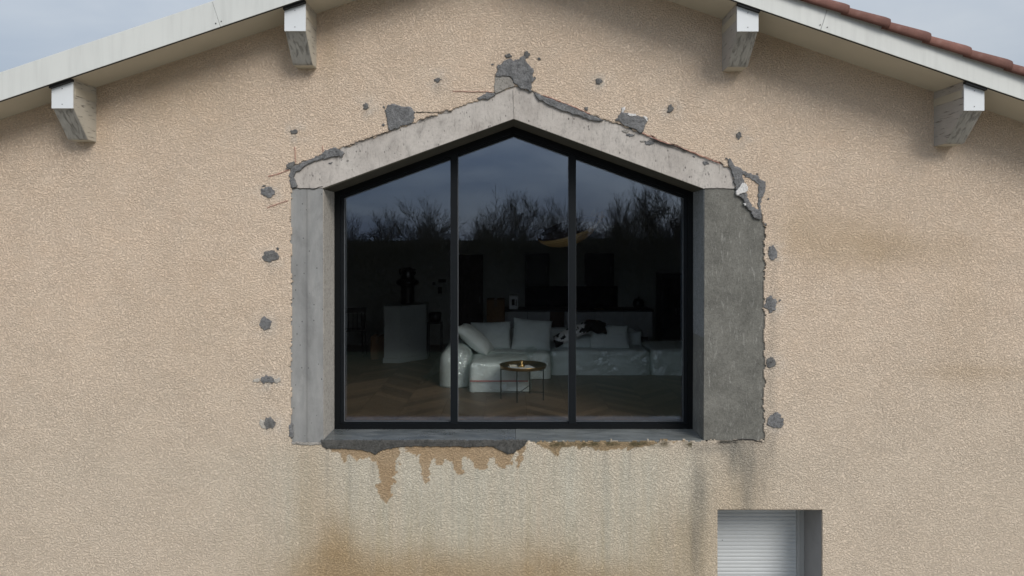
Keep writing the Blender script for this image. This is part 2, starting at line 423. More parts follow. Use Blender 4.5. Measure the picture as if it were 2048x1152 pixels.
# ------------------------------------------------------------------ ground, hill (mostly behind the camera, seen in the glass)
GZ = -2.9
GRASS = m_grass()
g = MB(); R_ = 3000
g.add([(-R_, -R_, GZ), (R_, -R_, GZ), (R_, R_, GZ), (-R_, R_, GZ)], [(0, 1, 2, 3)])
tag(g.build('ground', GRASS), kind='structure')
g = MB(); g.box(-16, 16, -10.5, 14.0, GZ - .2, GZ + .004)  # unseen pale ground, added to bounce light up under the eaves
bounce_mat = m_mortar('pale bounce ground', (.30, .28, .24), (.46, .43, .37), .01); tag(g.build('bounce_ground', bounce_mat), kind='structure')
g = MB(); g.box(-260, 260, -90, -23.5, GZ - .3, GZ + .008); tag(g.build('field_edge', m_bark('leaf litter', (.007, .006, .005), (.012, .010, .008))), kind='structure')
xs = np.linspace(-260, 260, 120); ys = np.linspace(-420, -78, 60)
X, Y = np.meshgrid(xs, ys, indexing='ij')
t_ = np.clip((-78 - Y) / 130, 0, 1); Hh = GZ - .1 + (t_ * t_ * (3 - 2 * t_)) * (4.6 + 3 * fbm(X / 60, Y / 60, 3, 5)) + fbm(X / 9, Y / 9, 3, 8) * .6 * t_
idx = np.arange(X.size).reshape(X.shape)
q = np.stack([idx[:-1, :-1], idx[1:, :-1], idx[1:, 1:], idx[:-1, 1:]], -1).reshape(-1, 4)
o = npmesh('hill', np.stack([X, Y, Hh], -1).reshape(-1, 3), q, m_bark('scrub hillside', (.010, .010, .008), (.02, .018, .013))); tag(smooth(o), kind='structure')

# ------------------------------------------------------------------ the house
house = thing('house', 'beige roughcast gable wall with a big five sided window under projecting eaves', 'house', (0, 0, GZ))
house_inv = Matrix.Translation((0, 0, -GZ))
def H(o, par=None):      # children are modelled in world coordinates
    o.parent = par or house
    o.matrix_parent_inverse = (Matrix.Translation((0, 0, GZ))).inverted()
    return o
RZ, SL = 4.97, .34       # ridge (soffit line) and mean slope
def slope(x): return .336 if x < 0 else .344
XM = 6.6
AP_I = P(1027, 237)      # inner apex of the opening
OL, OR_ = PX(645), PX(1410); OT = PZ(376); OB = PZ(882)
lint_poly = [P(582, 331), P(700, 290), P(840, 240), P(940, 205), P(1028, 171), P(1075, 187), P(1175, 226), P(1284, 266), P(1375, 301), P(1455, 333), P(1466, 341), P(1473, 378), P(1500, 405), P(1524, 428), P(1529, 460), P(1529, 881), P(583, 886), P(581, 800), P(583, 600), P(581, 480)]
SX0, SX1, SZ1, SZ0 = PX(1435), PX(1645), PZ(1020), -2.0

# --- roughcast coat, a 12 mm grid with real broken edges
xs = np.arange(-XM, XM + .001, .012); zs = np.arange(GZ, RZ + .12, .012)
for e_ in (SX0, SX1): xs[np.argmin(abs(xs - e_))] = e_
zs[np.argmin(abs(zs - SZ1))] = SZ1; zs[np.argmin(abs(zs - SZ0))] = SZ0
X, Z = np.meshgrid(xs, zs, indexing='ij')
xc = (xs[:-1] + xs[1:]) / 2; zc = (zs[:-1] + zs[1:]) / 2
XC, ZCn = np.meshgrid(xc, zc, indexing='ij')
jx = (fbm(XC * 22, ZCn * 22, 3, 3) - .5) * .045; jz = (fbm(XC * 22, ZCn * 22, 3, 9) - .5) * .045
keep = (ZCn < RZ + .10 - np.where(XC < 0, .336, .344) * abs(XC))
keep &= ~inpoly(XC + jx, ZCn + jz, lint_poly)
keep &= ~((XC > SX0) & (XC < SX1) & (ZCn < SZ1) & (ZCn > SZ0))
px = VX + X / D * F; py = VY - (Z - ZC) / D * F            # wall coordinates in photo pixels, for the stains
def G(cx, cy, sx, sy, p=2): return np.exp(-(np.abs((px - cx) / sx) ** p + np.abs((py - cy) / sy) ** p))
base = np.array([.80, .63, .475]); pale = np.array([.825, .69, .55]); grey = np.array([.64, .59, .465])
brown = np.array([.46, .33, .185]); dgrey = np.array([.24, .23, .20]); tan = np.array([.44, .305, .175]); moss = np.array([.10, .085, .045])
n_big = fbm(px / 210, py / 210, 4, 21); n_med = fbm(px / 60, py / 60, 4, 31); n_v = fbm(px / 22, py / 260, 4, 41); n_f = fbm(px / 14, py / 14, 3, 51)
col = np.broadcast_to(base, X.shape + (3,)).copy()
def blend(c, f):
    global col
    f = np.clip(f, 0, 1)[..., None]; col = col * (1 - f) + c * f
blend(pale, .3 + (n_big - .4) * .25 + (fbm(px / 30, py / 24, 3, 33) - .5) * .5)
blend(np.array([.66, .58, .465]), np.clip((py - 560) / 700, 0, .55) * (px > -900))
# water-washed grey field under the sill
wash = 1 / (1 + np.exp(-(py - 890) / 14)) * np.exp(-np.abs((px - 1010) / 470) ** 4) * (.75 + .8 * (n_v - .5))
blend(grey, wash * 1.0)
blend(np.array([.66, .625, .53]), wash * np.exp(-np.abs((py - 950) / 95) ** 2) * .5 * (n_v * 1.6))
streak = fbm(px / 9, py / 400, 3, 91)
blend(np.array([.46, .40, .26]), wash * np.clip((streak - .5) * 4, 0, 1) * np.clip((py - 900) / 160, .15, 1) * .42)
blend(np.array([.44, .44, .36]), wash * np.clip((.44 - streak) * 5, 0, 1) * .35)
# brown stains
for cx, cy, sx, sy, a in ((668, 1130, 45, 95, .85), (690, 1170, 120, 80, .8), (900, 1150, 200, 50, .4), (620, 980, 35, 120, .30), (840, 1140, 90, 50, .42), (1080, 1140, 90, 60, .7), (1250, 1160, 110, 45, .35),
                          (1010, 1170, 280, 40, .45), (1700, 480, 110, 55, .40), (1800, 500, 150, 35, .32), (1600, 450, 40, 60, .25), (1960, 745, 120, 20, .30), (1930, 640, 60, 160, .14), (1385, 1090, 60, 90, .35),
                          (370, 150, 90, 110, .22), (300, 170, 120, 60, .20), (1560, 100, 60, 60, .3), (660, 60, 14, 120, .22), (200, 200, 22, 70, .22), (1480, 985, 60, 70, .35), (430, 620, 200, 160, .08), (1300, 1110, 50, 70, .2)):
    blend(brown, G(cx, cy, sx, sy) * a * (.35 + .8 * n_med + .5 * n_v))
# dark grey runs below the right pillar
for cx, cy, sx, sy, a in ((1400, 960, 15, 90, .5), (1392, 1080, 14, 100, .35), (1470, 910, 28, 50, .7), (1494, 960, 14, 110, .5), (1515, 930, 22, 80, .55), (1540, 780, 8, 90, .6), (1540, 880, 10, 50, .4), (1440, 895, 60, 14, .6), (1545, 620, 10, 120, .25)):
    blend(dgrey, G(cx, cy, sx, sy) * a * (.2 + 1.5 * n_v) * (.5 + n_med))
for cx in (655, 700, 745, 905, 1210, 1260):
    blend(dgrey, np.exp(-((px - cx) / 3.5) ** 2) * (py > 900) * np.exp(-np.maximum(py - 900, 0) / 130) * .3)
# pale skim smeared round the fixing plugs
for cx, cy in ((537, 383), (542, 513), (531, 648), (535, 759), (540, 846), (1545, 505), (1541, 608), (1542, 725), (1551, 842), (588, 263), (733, 213), (875, 160), (1198, 163), (1340, 218), (1478, 271), (802, 231), (1265, 243)):
    blend(np.array([.74, .67, .58]), G(cx + 2, cy + 3, 24, 19) * np.clip(n_f * 2.4 - .7, 0, 1) * .75)
    blend(np.array([.42, .37, .31]), G(cx, cy + 14, 7, 16) * n_v * .5)
# the wet tan drips with ragged ends
C7 = lambda L: [(560 + a / 3.096, 780 + b / 3.096) for a, b in L]
drips = [C7([(300, 330), (310, 375), (370, 390), (390, 450), (415, 445), (432, 405), (470, 432), (545, 428), (560, 420), (575, 445), (612, 455), (622, 560), (598, 600), (622, 672), (662, 708), (682, 660), (712, 560), (720, 500), (732, 450), (748, 390), (745, 330)]),
         C7([(770, 330), (780, 385), (830, 402), (862, 390), (868, 440), (876, 560), (900, 577), (925, 540), (935, 410), (955, 420), (965, 466), (1000, 460), (1015, 430), (1060, 440), (1070, 455), (1082, 505), (1102, 527), (1137, 510), (1130, 450), (1152, 410), (1185, 435), (1212, 492), (1255, 495), (1278, 460), (1290, 420), (1335, 420), (1350, 485), (1392, 484), (1432, 455), (1440, 400), (1440, 330)]),
         C7([(1440, 330), (1475, 395), (1455, 478), (1500, 445), (1525, 390), (1530, 320)]),
         [(1062, 880), (1078, 893), (1100, 900), (1112, 912), (1124, 896), (1145, 893), (1190, 898), (1240, 900), (1300, 890), (1330, 885), (1380, 880)]]
wob = (fbm(px / 9, py / 9, 3, 61) - .5) * 15
for d_ in drips[:3]: blend(tan, inpoly(px + wob, py + wob, d_) * (.85 + .3 * (n_med - .5)))
blend(brown * .8, inpoly(px + wob, py + wob, drips[3]) * .9)
rim = np.clip(inpoly(px + wob, py + wob - 5, drips[0]) | inpoly(px + wob, py + wob - 5, drips[1]) , 0, 1)
blend(moss, (np.exp(-((py - 888) / 7) ** 2) * ((px > 1100) & (px < 1385)) * np.clip(n_f * 2.6 - .75, 0, 1)) * .95)
blend(np.array([.05, .05, .045]), (np.exp(-((py - 884) / 4) ** 2) * ((px > 1410) & (px < 1530)) * np.clip(n_f * 3 - 1.1, 0, 1)))
Yc = (fbm(X * 3, Z * 3, 3, 77) - .5) * .006
kv = np.zeros(X.shape, bool)
H(smooth(sheet('roughcast_coat', xs, zs, keep, Yc, RENDER, None, col, .03)))

# --- masonry behind the coat
mb = MB(); Y0, Y1 = .022, .36
LX0, LX1 = PX(584), PX(1524)
def under(x): return RZ + .08 - slope(x) * abs(x)
mb.prism([(-XM, GZ), (LX0, GZ), (LX0, under(LX0)), (-XM, under(XM))], Y0, Y1)
mb.prism([(LX1, PZ(880)), (XM, PZ(880)), (XM, under(XM)), (LX1, under(LX1))], Y0, Y1)
mb.prism([(LX0, PZ(332)), (0, PZ(172)), (0, under(0)), (LX0, under(LX0))], Y0, Y1)
mb.prism([(0, PZ(172)), (LX1, PZ(350)), (LX1, under(LX1)), (0, under(0))], Y0, Y1)
mb.prism([(LX0, GZ), (SX0, GZ), (SX0, PZ(884)), (LX0, PZ(884))], Y0, Y1)
mb.prism([(SX0, SZ1), (SX1, SZ1), (SX1, PZ(880)), (SX0, PZ(880))], Y0, Y1)
mb.prism([(SX0, GZ), (SX1, GZ), (SX1, SZ0), (SX0, SZ0)], Y0, Y1)
mb.prism([(SX1, GZ), (XM, GZ), (XM, PZ(880)), (SX1, PZ(880))], Y0, Y1)
H(mb.build('masonry', MASON))
# side and rear walls of the building
sw = MB(); YB = 8.4
sw.box(-XM, -XM + .3, Y1, YB, GZ, under(XM) - .02); sw.box(XM - .3, XM, Y1, YB, GZ, under(XM) - .02)
sw.prism([(-XM, GZ), (XM, GZ), (XM, under(XM)), (0, under(0)), (-XM, under(XM))], YB, YB + .3)
H(sw.build('side_wall', plain('plain side render', (.50, .41, .30), .95, bump=.01)))

# --- concrete surround: fine grids so that edges and faces are uneven
def conc(name, poly, mat, y0, y1, jag=.006, lump=.003, step=.02, seed=0, parent=None):
    xa = [p[0] for p in poly]; za = [p[1] for p in poly]
    xs_ = np.arange(min(xa) - .02, max(xa) + .03, step); zs_ = np.arange(min(za) - .02, max(za) + .03, step)
    return None
fr_y = .44
WD = .62
ll = MB(); ll.prism([P(578, 331), P(1027.5, 169), P(1027.5, 237), P(645, 376), P(578, 376)], .010, WD)
L1 = H(ll.build('left_lintel', LINTEL)); L1['label'] = 'left sloping arm of the pale concrete lintel'
L1.name = 'concrete_lintel'
rl = MB(); rl.prism([P(1027.5, 169), P(1075, 185), P(1468, 338), P(1478, 377.5), P(1410, 377.5), P(1027.5, 237)], .012, WD)
L2 = H(rl.build('concrete_lintel', LINTEL)); L2['label'] = 'right sloping arm of the pale concrete lintel'
pl = MB(); pl.prism([P(578, 376.5), P(645, 376.5), P(646, 882), P(643, 886), P(578, 886)], .014, WD)
o = H(pl.build('concrete_pillar', PIL_L, bevel=.004)); o['label'] = 'smooth blue grey left jamb with board marks'
prr = MB(); prr.prism([P(1410, 378), P(1530, 378), P(1532, 883), P(1408, 881)], .013, WD)
o = H(prr.build('concrete_pillar', PIL_R, bevel=.004)); o['label'] = 'dark trowel marked right jamb'
# slabs on the reveals, side light partly put into their paler and darker tones
rv = MB(); rv.box(OL - .003, OL + .006, .02, fr_y, OB + .01, OT - .003); H(rv.build('reveal_slab', CREAM_CEM))
rv = MB(); rv.box(OR_ - .006, OR_ + .003, .02, fr_y, OB + .01, OT - .003)
H(rv.build('reveal_slab', m_mortar('shaded grey reveal cement', (.17, .18, .18), (.27, .28, .275), .002)))
# thin dark olive plates added to darken the underside of the sloping head
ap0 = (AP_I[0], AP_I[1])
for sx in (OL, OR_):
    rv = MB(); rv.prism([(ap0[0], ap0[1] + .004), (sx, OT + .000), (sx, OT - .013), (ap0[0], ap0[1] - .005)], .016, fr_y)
    H(rv.build('reveal_slab', plain('dark olive head plate', (.060, .055, .040), .85, bump=.002)))
# sill
sl = MB(); sl.box(PX(644), PX(1031), .004, WD, OB - .10, OB + .002); H(sl.build('window_sill', SILL_L, bevel=.003))['label'] = 'wet dark left half of the sill'
sl = MB(); sl.box(PX(1031.5), PX(1411), .006, WD, OB - .10, OB + .004); H(sl.build('window_sill', SILL_R, bevel=.003))['label'] = 'paler right half of the sill'

# --- mortar patches: lumpy masked height fields on the wall
pcount = [0]
def patch(poly, mat, h=.012, jag=.5, name='mortar_patch', step=.005, hole=None, lump=1.0, y0=0.0, label=None):
    pcount[0] += 1; sd_ = 100 + pcount[0] * 7
    w_ = [P(*p) for p in poly]
    xa = [p[0] for p in w_]; za = [p[1] for p in w_]
    xs_ = np.arange(min(xa) - .03, max(xa) + .03, step); zs_ = np.arange(min(za) - .03, max(za) + .03, step)
    Xp, Zp = np.meshgrid(xs_, zs_, indexing='ij')
    Xc = (Xp[:-1, :-1] + Xp[1:, 1:]) / 2; Zc_ = (Zp[:-1, :-1] + Zp[1:, 1:]) / 2
    a_ = .05 * jag
    def inside(XX, ZZ):
        jx_ = (fbm(XX * 30, ZZ * 30, 4, sd_) - .5) * a_ * 1.5; jz_ = (fbm(XX * 30, ZZ * 30, 4, sd_ + 3) - .5) * a_ * 1.5
        r = inpoly(XX + jx_, ZZ + jz_, w_)
        if hole: r &= ~inpoly(XX + jx_, ZZ + jz_, [P(*p) for p in hole])
        return r
    k = inside(Xc, Zc_)
    # soften towards the rim
    f = np.pad(k.astype(float), ((0, 1), (0, 1)))
    for _ in range(3):
        f = (f + np.roll(f, 1, 0) + np.roll(f, -1, 0) + np.roll(f, 1, 1) + np.roll(f, -1, 1)) / 5
    Yp = y0 - .004 - h * .6 * f * (.45 + 1.1 * lump * fbm(Xp * 16, Zp * 16, 4, sd_ + 9)) - (fbm(Xp * 60, Zp * 60, 2, sd_) - .5) * .004
    o = H(smooth(sheet(name, xs_, zs_, k, Yp, mat, None, None, y0 + .012)))
    if label: o['label'] = label
    return o
def blob(cx, cy, rx, ry, n=14, seed=0, a=.25):
    r = random.Random(seed); ph = [r.uniform(1 - a, 1 + a) for _ in range(n)]
    return [(cx + rx * ph[i] * math.cos(2 * PI * i / n), cy + ry * ph[i] * math.sin(2 * PI * i / n)) for i in range(n)]
for i, (cx, cy, rx, ry) in enumerate([(537, 383, 13, 11), (542, 513, 16, 12), (531, 648, 12, 13), (535, 759, 15, 8), (540, 846, 12, 11),
                                      (1545, 505, 9, 13), (1541, 608, 11, 16), (1542, 725, 9, 12), (1551, 842, 17, 16)]):
    patch(blob(cx, cy, rx, ry, seed=i + 5, a=.20, n=18), (MORT_M, MORT_D)[i % 3 == 1], .008, .45)
for i, (cx, cy, rx, ry) in enumerate([(588, 263, 8, 4.5), (733, 213, 5.5, 6), (875, 160, 6, 4.5), (1017, 111, 6, 4), (1054, 110, 6, 6), (1198, 163, 7, 5), (1340, 218, 6, 6.5), (1478, 271, 5, 7), (1173, 218, 3.5, 3.5), (1078, 118, 2.8, 2)]):
    patch(blob(cx, cy, rx, ry, seed=i + 50, a=.3), MORT_D, .008, .3, name='mortar_plug')
rc = random.Random(12)
for (cx, cy) in [(985, 128), (1072, 158), (766, 250), (770, 214), (1297, 236), (577, 338), (1517, 345), (1533, 395), (1456, 318), (1530, 452), (528, 372), (556, 500), (1556, 600)]:
    patch(blob(cx + rc.uniform(-3, 3), cy + rc.uniform(-3, 3), rc.uniform(1.8, 3.6), rc.uniform(1.4, 3), seed=int(cx), a=.4), MORT_D, .005, .25, name='mortar_crumb', step=.004)
# thin skim round the left plugs that were chipped out square
patch(blob(513, 761, 8, 4, seed=9), CREAM_CEM, .002, .3, name='plaster_fleck'); patch(blob(555, 761, 7, 5, seed=10), CREAM_CEM, .002, .3, name='plaster_fleck')
patch(blob(527, 848, 8, 10, seed=11), CREAM_CEM, .002, .3, name='plaster_fleck')
C3 = lambda L: [(560 + a / 3.6, 80 + b / 3.6) for a, b in L]
C4 = lambda L: [(1000 + a / 3.2, 80 + b / 3.2) for a, b in L]
patch(C3([(758, 505), (790, 470), (830, 462), (870, 475), (905, 482), (940, 485), (955, 510), (977, 528), (968, 580), (930, 600), (880, 622), (830, 640), (792, 646), (775, 600), (768, 560)]), MORT_M, .016, .6)
patch([(990, 150), (996, 132), (1006, 124), (1016, 117), (1026, 120), (1036, 119), (1044, 113), (1049, 113), (1052, 123), (1061, 131), (1067, 142), (1066, 160), (1064, 172), (1065, 183), (1050, 180), (1038, 174), (1028, 168), (1024, 160), (1018, 155), (1006, 153), (995, 155)], MORT_M, .022, .6)
patch([(991, 152), (1006, 151), (1018, 154), (1026, 162), (1029, 172), (1010, 179), (990, 187), (989, 170)], MORT_P, .004, .3, label='smooth paler cement under the peak patch')
patch([(955, 196), (975, 186), (988, 185), (990, 191), (978, 198), (958, 200)], MORT_M, .010, .5)
patch([(1068, 183), (1085, 191), (1110, 201), (1135, 210), (1160, 222), (1185, 232), (1208, 240), (1200, 244), (1175, 238), (1145, 228), (1115, 218), (1090, 206), (1072, 194)], MORT_M, .010, .35)
patch(C4([(740, 512), (760, 485), (782, 460), (840, 475), (900, 490), (938, 512), (934, 545), (922, 580), (905, 602), (860, 575), (800, 548)]), MORT_M, .016, .5)
patch(C4([(776, 432), (800, 425), (802, 450), (785, 466)]), WHITE_PL, .004, .3, name='plaster_fleck', y0=-.004)
patch(C4([(815, 462), (862, 478), (870, 490), (840, 492), (818, 480)]), WHITE_PL, .004, .3, name='plaster_fleck', y0=-.014)
patch(C4([(915, 488), (945, 500), (940, 522), (922, 512)]), WHITE_PL, .004, .3, name='plaster_fleck', y0=-.010)
patch(C3([(78, 920), (150, 892), (200, 868), (250, 850), (290, 825), (330, 798), (360, 782), (392, 770), (432, 792), (462, 812), (450, 845), (400, 836), (345, 850), (290, 866), (220, 885), (160, 925), (110, 955), (100, 985), (122, 1040), (120, 1065), (80, 1060), (72, 990)]), MORT_M, .010, .5)
patch(C3([(60, 880), (95, 868), (115, 885), (105, 915), (75, 930), (50, 925)]), MORT_D, .010, .6)
patch(C4([(1455, 765), (1470, 758), (1500, 800), (1560, 838), (1640, 868), (1702, 915), (1695, 960), (1672, 1010), (1668, 1090), (1672, 1155), (1630, 1140), (1590, 1085), (1560, 1030), (1520, 990), (1505, 950), (1498, 900), (1485, 850), (1460, 800)]), MORT_M, .011, .5,
      hole=C4([(1545, 862), (1600, 888), (1650, 925), (1655, 1000), (1650, 1085), (1612, 1060), (1585, 1010), (1578, 940)]))
patch(C4([(1508, 968), (1540, 925), (1558, 912), (1578, 925), (1584, 970), (1545, 978), (1515, 998)]), WHITE_PL, .006, .4, name='plaster_fleck', y0=-.012)
patch(C4([(1555, 1045), (1572, 1048), (1568, 1068)]), WHITE_PL, .004, .2, name='plaster_fleck', y0=-.012)
# roughcast left inside the loop
Lp = C4([(1538, 858), (1605, 884), (1655, 920), (1662, 1000), (1655, 1092), (1606, 1064), (1578, 1010), (1572, 940)])
ws = [P(*p) for p in Lp]; xs_ = np.arange(min(p[0] for p in ws) - .02, max(p[0] for p in ws) + .02, .008); zs_ = np.arange(min(p[1] for p in ws) - .02, max(p[1] for p in ws) + .02, .008)
Xp, Zp = np.meshgrid(xs_, zs_, indexing='ij'); kk = inpoly((Xp[:-1, :-1] + Xp[1:, 1:]) / 2, (Zp[:-1, :-1] + Zp[1:, 1:]) / 2, ws)
H(smooth(sheet('roughcast_remnant', xs_, zs_, kk, np.full(Xp.shape, -.003), RENDER, None, np.broadcast_to(base, Xp.shape + (3,)), .012)))
# mortar smear under the sill
patch([(642, 880), (1055, 880), (1052, 888), (1040, 897), (1028, 905), (1014, 908), (1004, 902), (985, 892), (940, 893), (900, 893), (850, 892), (800, 893), (770, 898), (750, 908), (735, 902), (720, 899), (690, 897), (655, 897), (645, 892)], m_mortar('wet mortar smear', (.055, .055, .052), (.12, .118, .11), .008), .008, .25, name='mortar_smear', y0=-.006, lump=.4)
patch([(576, 850), (584, 846), (586, 875), (580, 872)], MORT_M, .006, .4)
patch([(583, 884), (640, 885), (646, 888), (620, 890), (585, 889)], MORT_P, .004, .3, name='plaster_fleck')
# small smears on the lintel face
for i, (cx, cy, rx, ry) in enumerate([(1252, 262, 7, 3), (1262, 270, 9, 3), (1300, 285, 9, 4), (1285, 282, 5, 2), (1412, 326, 6, 4), (1388, 312, 2.5, 1.6), (1200, 240, 5, 2), (660, 326, 4, 2)]):
    patch(blob(cx, cy, rx, ry, seed=i + 80, a=.35), MORT_P if i % 3 == 0 else MORT_M, .001, .25, name='mortar_smear', y0=.011)

# chalk and crack lines, drawn as thin ribbons following the coat
def line(pts, wd, mat, name, jit=.0, y=-.0075):
    r = random.Random(int(pts[0][0])); q_ = []
    for (a, b), (c, d_) in zip(pts[:-1], pts[1:]):
        n = max(2, int(math.hypot(c - a, d_ - b) / 6))
        for i in range(n): q_.append((a + (c - a) * i / n + r.uniform(-jit, jit), b + (d_ - b) * i / n + r.uniform(-jit, jit)))
    q_.append(pts[-1]); m_ = MB(); vs = []
    for i, p in enumerate(q_):
        x, z = P(*p); a = q_[max(i - 1, 0)]; b = q_[min(i + 1, len(q_) - 1)]
        dx, dz = b[0] - a[0], -(b[1] - a[1]); l = math.hypot(dx, dz) or 1; nx_, nz_ = -dz / l, dx / l
        ww = wd * r.uniform(.5, 1.2)
        vs += [(x + nx_ * ww, y, z + nz_ * ww), (x - nx_ * ww, y, z - nz_ * ww), (x + nx_ * ww, y + .008, z + nz_ * ww), (x - nx_ * ww, y + .008, z - nz_ * ww)]
    fs = []
    for i in range(len(q_) - 1):
        a = 4 * i; fs += [(a, a + 4, a + 5, a + 1), (a, a + 2, a + 6, a + 4), (a + 1, a + 5, a + 7, a + 3)]
    m_.add(vs, fs); return H(m_.build(name, mat))
line([(590, 294), (591, 325)], .0028, CHALK, 'chalk_line', .4)
line([(536, 353), (560, 347), (578, 340)], .0026, CHALK, 'chalk_line', .6)
line([(534, 416), (556, 408), (577, 401)], .0022, CHALK, 'chalk_line', .6)
line([(645, 292), (646, 305)], .0015, CHALK, 'chalk_line', .3)
line([(832, 224), (870, 225), (905, 222)], .0026, CRACK, 'crack_line', .8)
line([(905, 183), (985, 184)], .0014, CHALK, 'crack_line', .6)
line([(1284, 266), (1320, 282), (1375, 301), (1440, 327)], .0030, CHALK, 'chalk_line', .7)
line([(1085, 190), (1130, 207), (1180, 228)], .0022, CHALK, 'chalk_line', .7)
line([(1300, 277), (1330, 289), (1352, 294), (1375, 302)], .0075, CRACK, 'crack_line', 1.0, -.009)
line([(838, 243), (850, 238), (870, 232)], .003, CRACK, 'crack_line', .7)
line([(690, 294), (740, 276), (790, 258)], .0022, CRACK, 'crack_line', .9)
line([(1466, 880), (1500, 878), (1525, 884)], .004, CRACK, 'crack_line', 1.2, -.006)
line([(582, 374), (600, 377), (625, 378), (645, 373)], .003, CRACK, 'crack_line', 1.0, .006)
line([(1410, 377), (1440, 376), (1472, 377)], .0026, CRACK, 'crack_line', .8, .006)
line([(1026, 180), (1027, 205), (1028, 236)], .002, plain('pale joint seam', (.25, .24, .22), .9), 'crack_line', .5, .006)

# --- the big window
win = H(bpy.data.objects.new('window', None)); COL.objects.link(win)
win['label'] = 'black framed five sided picture window in three panes'
def HW(o): o.parent = win; return o
ZF = D + fr_y
sF = ZF / F
# outline of opening at the frame plane
ol = (OL, OB + .002); orr = (OR_, OB + .002); tl = (OL, OT); tr_ = (OR_, OT); ap = (AP_I[0] + .001, AP_I[1])
sl_l = (ap[1] - tl[1]) / (ap[0] - tl[0]); sl_r = (ap[1] - tr_[1]) / (tr_[0] - ap[0])
def inset(dx, dzt, dzb):
    return [(OL + dx, OB + dzb), (OR_ - dx, OB + dzb), (OR_ - dx, tr_[1] + sl_r * dx - dzt), (ap[0], ap[1] - dzt), (OL + dx, tl[1] + sl_l * dx - dzt)]
def ring(name, A, B, y0, y1, mat):
    n = len(A); m_ = MB()
    vs = [(x, y0, z) for x, z in A] + [(x, y0, z) for x, z in B] + [(x, y1, z) for x, z in A] + [(x, y1, z) for x, z in B]
    fs = []
    for i in range(n):
        j = (i + 1) % n
        fs += [(i, j, n + j, n + i), (n + i, n + j, 3 * n + j, 3 * n + i), (2 * n + j, 2 * n + i, 3 * n + i, 3 * n + j), (j, i, 2 * n + i, 2 * n + j)]
    m_.add(vs, fs); return HW(m_.build(name, mat))
fw = .066
A = inset(.0, .0, .004); B = inset(fw, .075, .060); Cc = inset(fw + .036, .108, .076)
ring('window_frame', A, B, fr_y, fr_y + .10, BLACK)
ring('glazing_bead', inset(fw - .002, .073, .058), Cc, fr_y + .022, fr_y + .09, BEAD)
GY = fr_y + .05
def top_at(x, dz): return ap[1] - dz - (sl_l * (ap[0] - x) if x < ap[0] else sl_r * (x - ap[0]))
muls = []
for a, b in ((901, 915), (1138, 1152)):
    x0, x1 = PX(a, ZF), PX(b, ZF); muls.append((x0, x1))
    m_ = MB(); zt = lambda x: top_at(x, .070)
    m_.prism([(x0, OB + .058), (x1, OB + .058), (x1, zt(x1)), (x0, zt(x0))], fr_y + .004, fr_y + .098)
    HW(m_.build('mullion', BEAD))
edges = [OL + fw + .03, muls[0][0] + .004, muls[0][1] - .004, muls[1][0] + .004, muls[1][1] - .004, OR_ - fw - .03]
for i in range(3):
    x0, x1 = edges[2 * i], edges[2 * i + 1]
    m_ = MB(); zb = OB + .070
    poly = [(x0, zb), (x1, zb), (x1, top_at(x1, .1))] + ([(ap[0], ap[1] - .1)] if x0 < ap[0] < x1 else []) + [(x0, top_at(x0, .1))]
    m_.prism(poly, GY, GY + .024)
    o = HW(m_.build('window_pane', PANE))
    o['label'] = ['left pane', 'tall centre pane', 'right pane'][i]
# thin pale spacer line round each pane
SPC = plain('spacer strip', (.16, .17, .18), .5)
for i in range(3):
    x0, x1 = (inset(fw + .036, 0, 0)[0][0], muls[0][0], muls[0][1], muls[1][0], muls[1][1], inset(fw + .036, 0, 0)[1][0])[2 * i: 2 * i + 2]
    def out(d_):
        a, b = x0 + d_, x1 - d_; zb = OB + .076 + d_
        r_ = [(a, zb), (b, zb), (b, top_at(b, .108 + d_))]
        if i == 1: r_.append((ap[0], ap[1] - .108 - d_))
        return r_ + [(a, top_at(a, .108 + d_))]
    ring('glass_spacer', out(-.002), out(.0045), GY - .006, GY - .0008, SPC)

# --- small window with a roller shutter
sh = H(bpy.data.objects.new('shutter_window', None)); COL.objects.link(sh); sh['label'] = 'small low window with pale roller shutter closed'
def HS(o): o.parent = sh; return o
SY = .44
m_ = MB()
m_.box(SX1 - .004, SX1 + .05, .025, SY + .05, SZ0, SZ1); m_.box(SX0 - .05, SX0 + .004, .025, SY + .05, SZ0, SZ1)
m_.box(SX0 - .05, SX1 + .05, .025, SY + .05, SZ1 - .003, SZ1 + .04); m_.box(SX0 - .05, SX1 + .05, .025, SY + .05, SZ0 - .04, SZ0)
HS(m_.build('reveal_slab', REVG))
m_ = MB(); m_.box(SX1 - .078, SX1 - .004, SY - .01, SY + .05, SZ0 + .001, SZ1 - .004); m_.box(SX1 - .055, SX1 - .048, SY - .018, SY - .008, SZ0 + .002, SZ1 - .005)
HS(m_.build('guide_rail', SHUTR, bevel=.002))
m_ = MB(); m_.box(SX0 + .004, SX0 + .078, SY - .01, SY + .05, SZ0 + .001, SZ1 - .004); HS(m_.build('guide_rail', SHUTR, bevel=.002))
m_ = MB(); z = SZ1 - .01; yy = SY + .03; pr = []
while z > SZ0:
    pr += [(yy - .000, z), (yy - .006, z - .006), (yy - .0075, z - .018), (yy - .006, z - .031), (yy, z - .036), (yy + .002, z - .0385)]; z -= .040
X0_, X1_ = SX0 + .02, SX1 - .06
vs = [(X0_, a, b) for a, b in pr] + [(X1_, a, b) for a, b in pr]; n = len(pr)
m_.add(vs, [(i, i + n, i + n + 1, i + 1) for i in range(n - 1)]); m_.box(X0_, X1_, yy + .004, yy + .012, SZ0, SZ1 - .01)
HS(m_.build('shutter_curtain', SHUT))
m_ = MB()
m_.tube([((PX(1446, 7.44)), yy - .012, PZ(1081, 7.45)), (PX(1446, 7.44), yy - .002, PZ(1081, 7.45))], .004, 8); HS(m_.build('vent_hole', GAP))

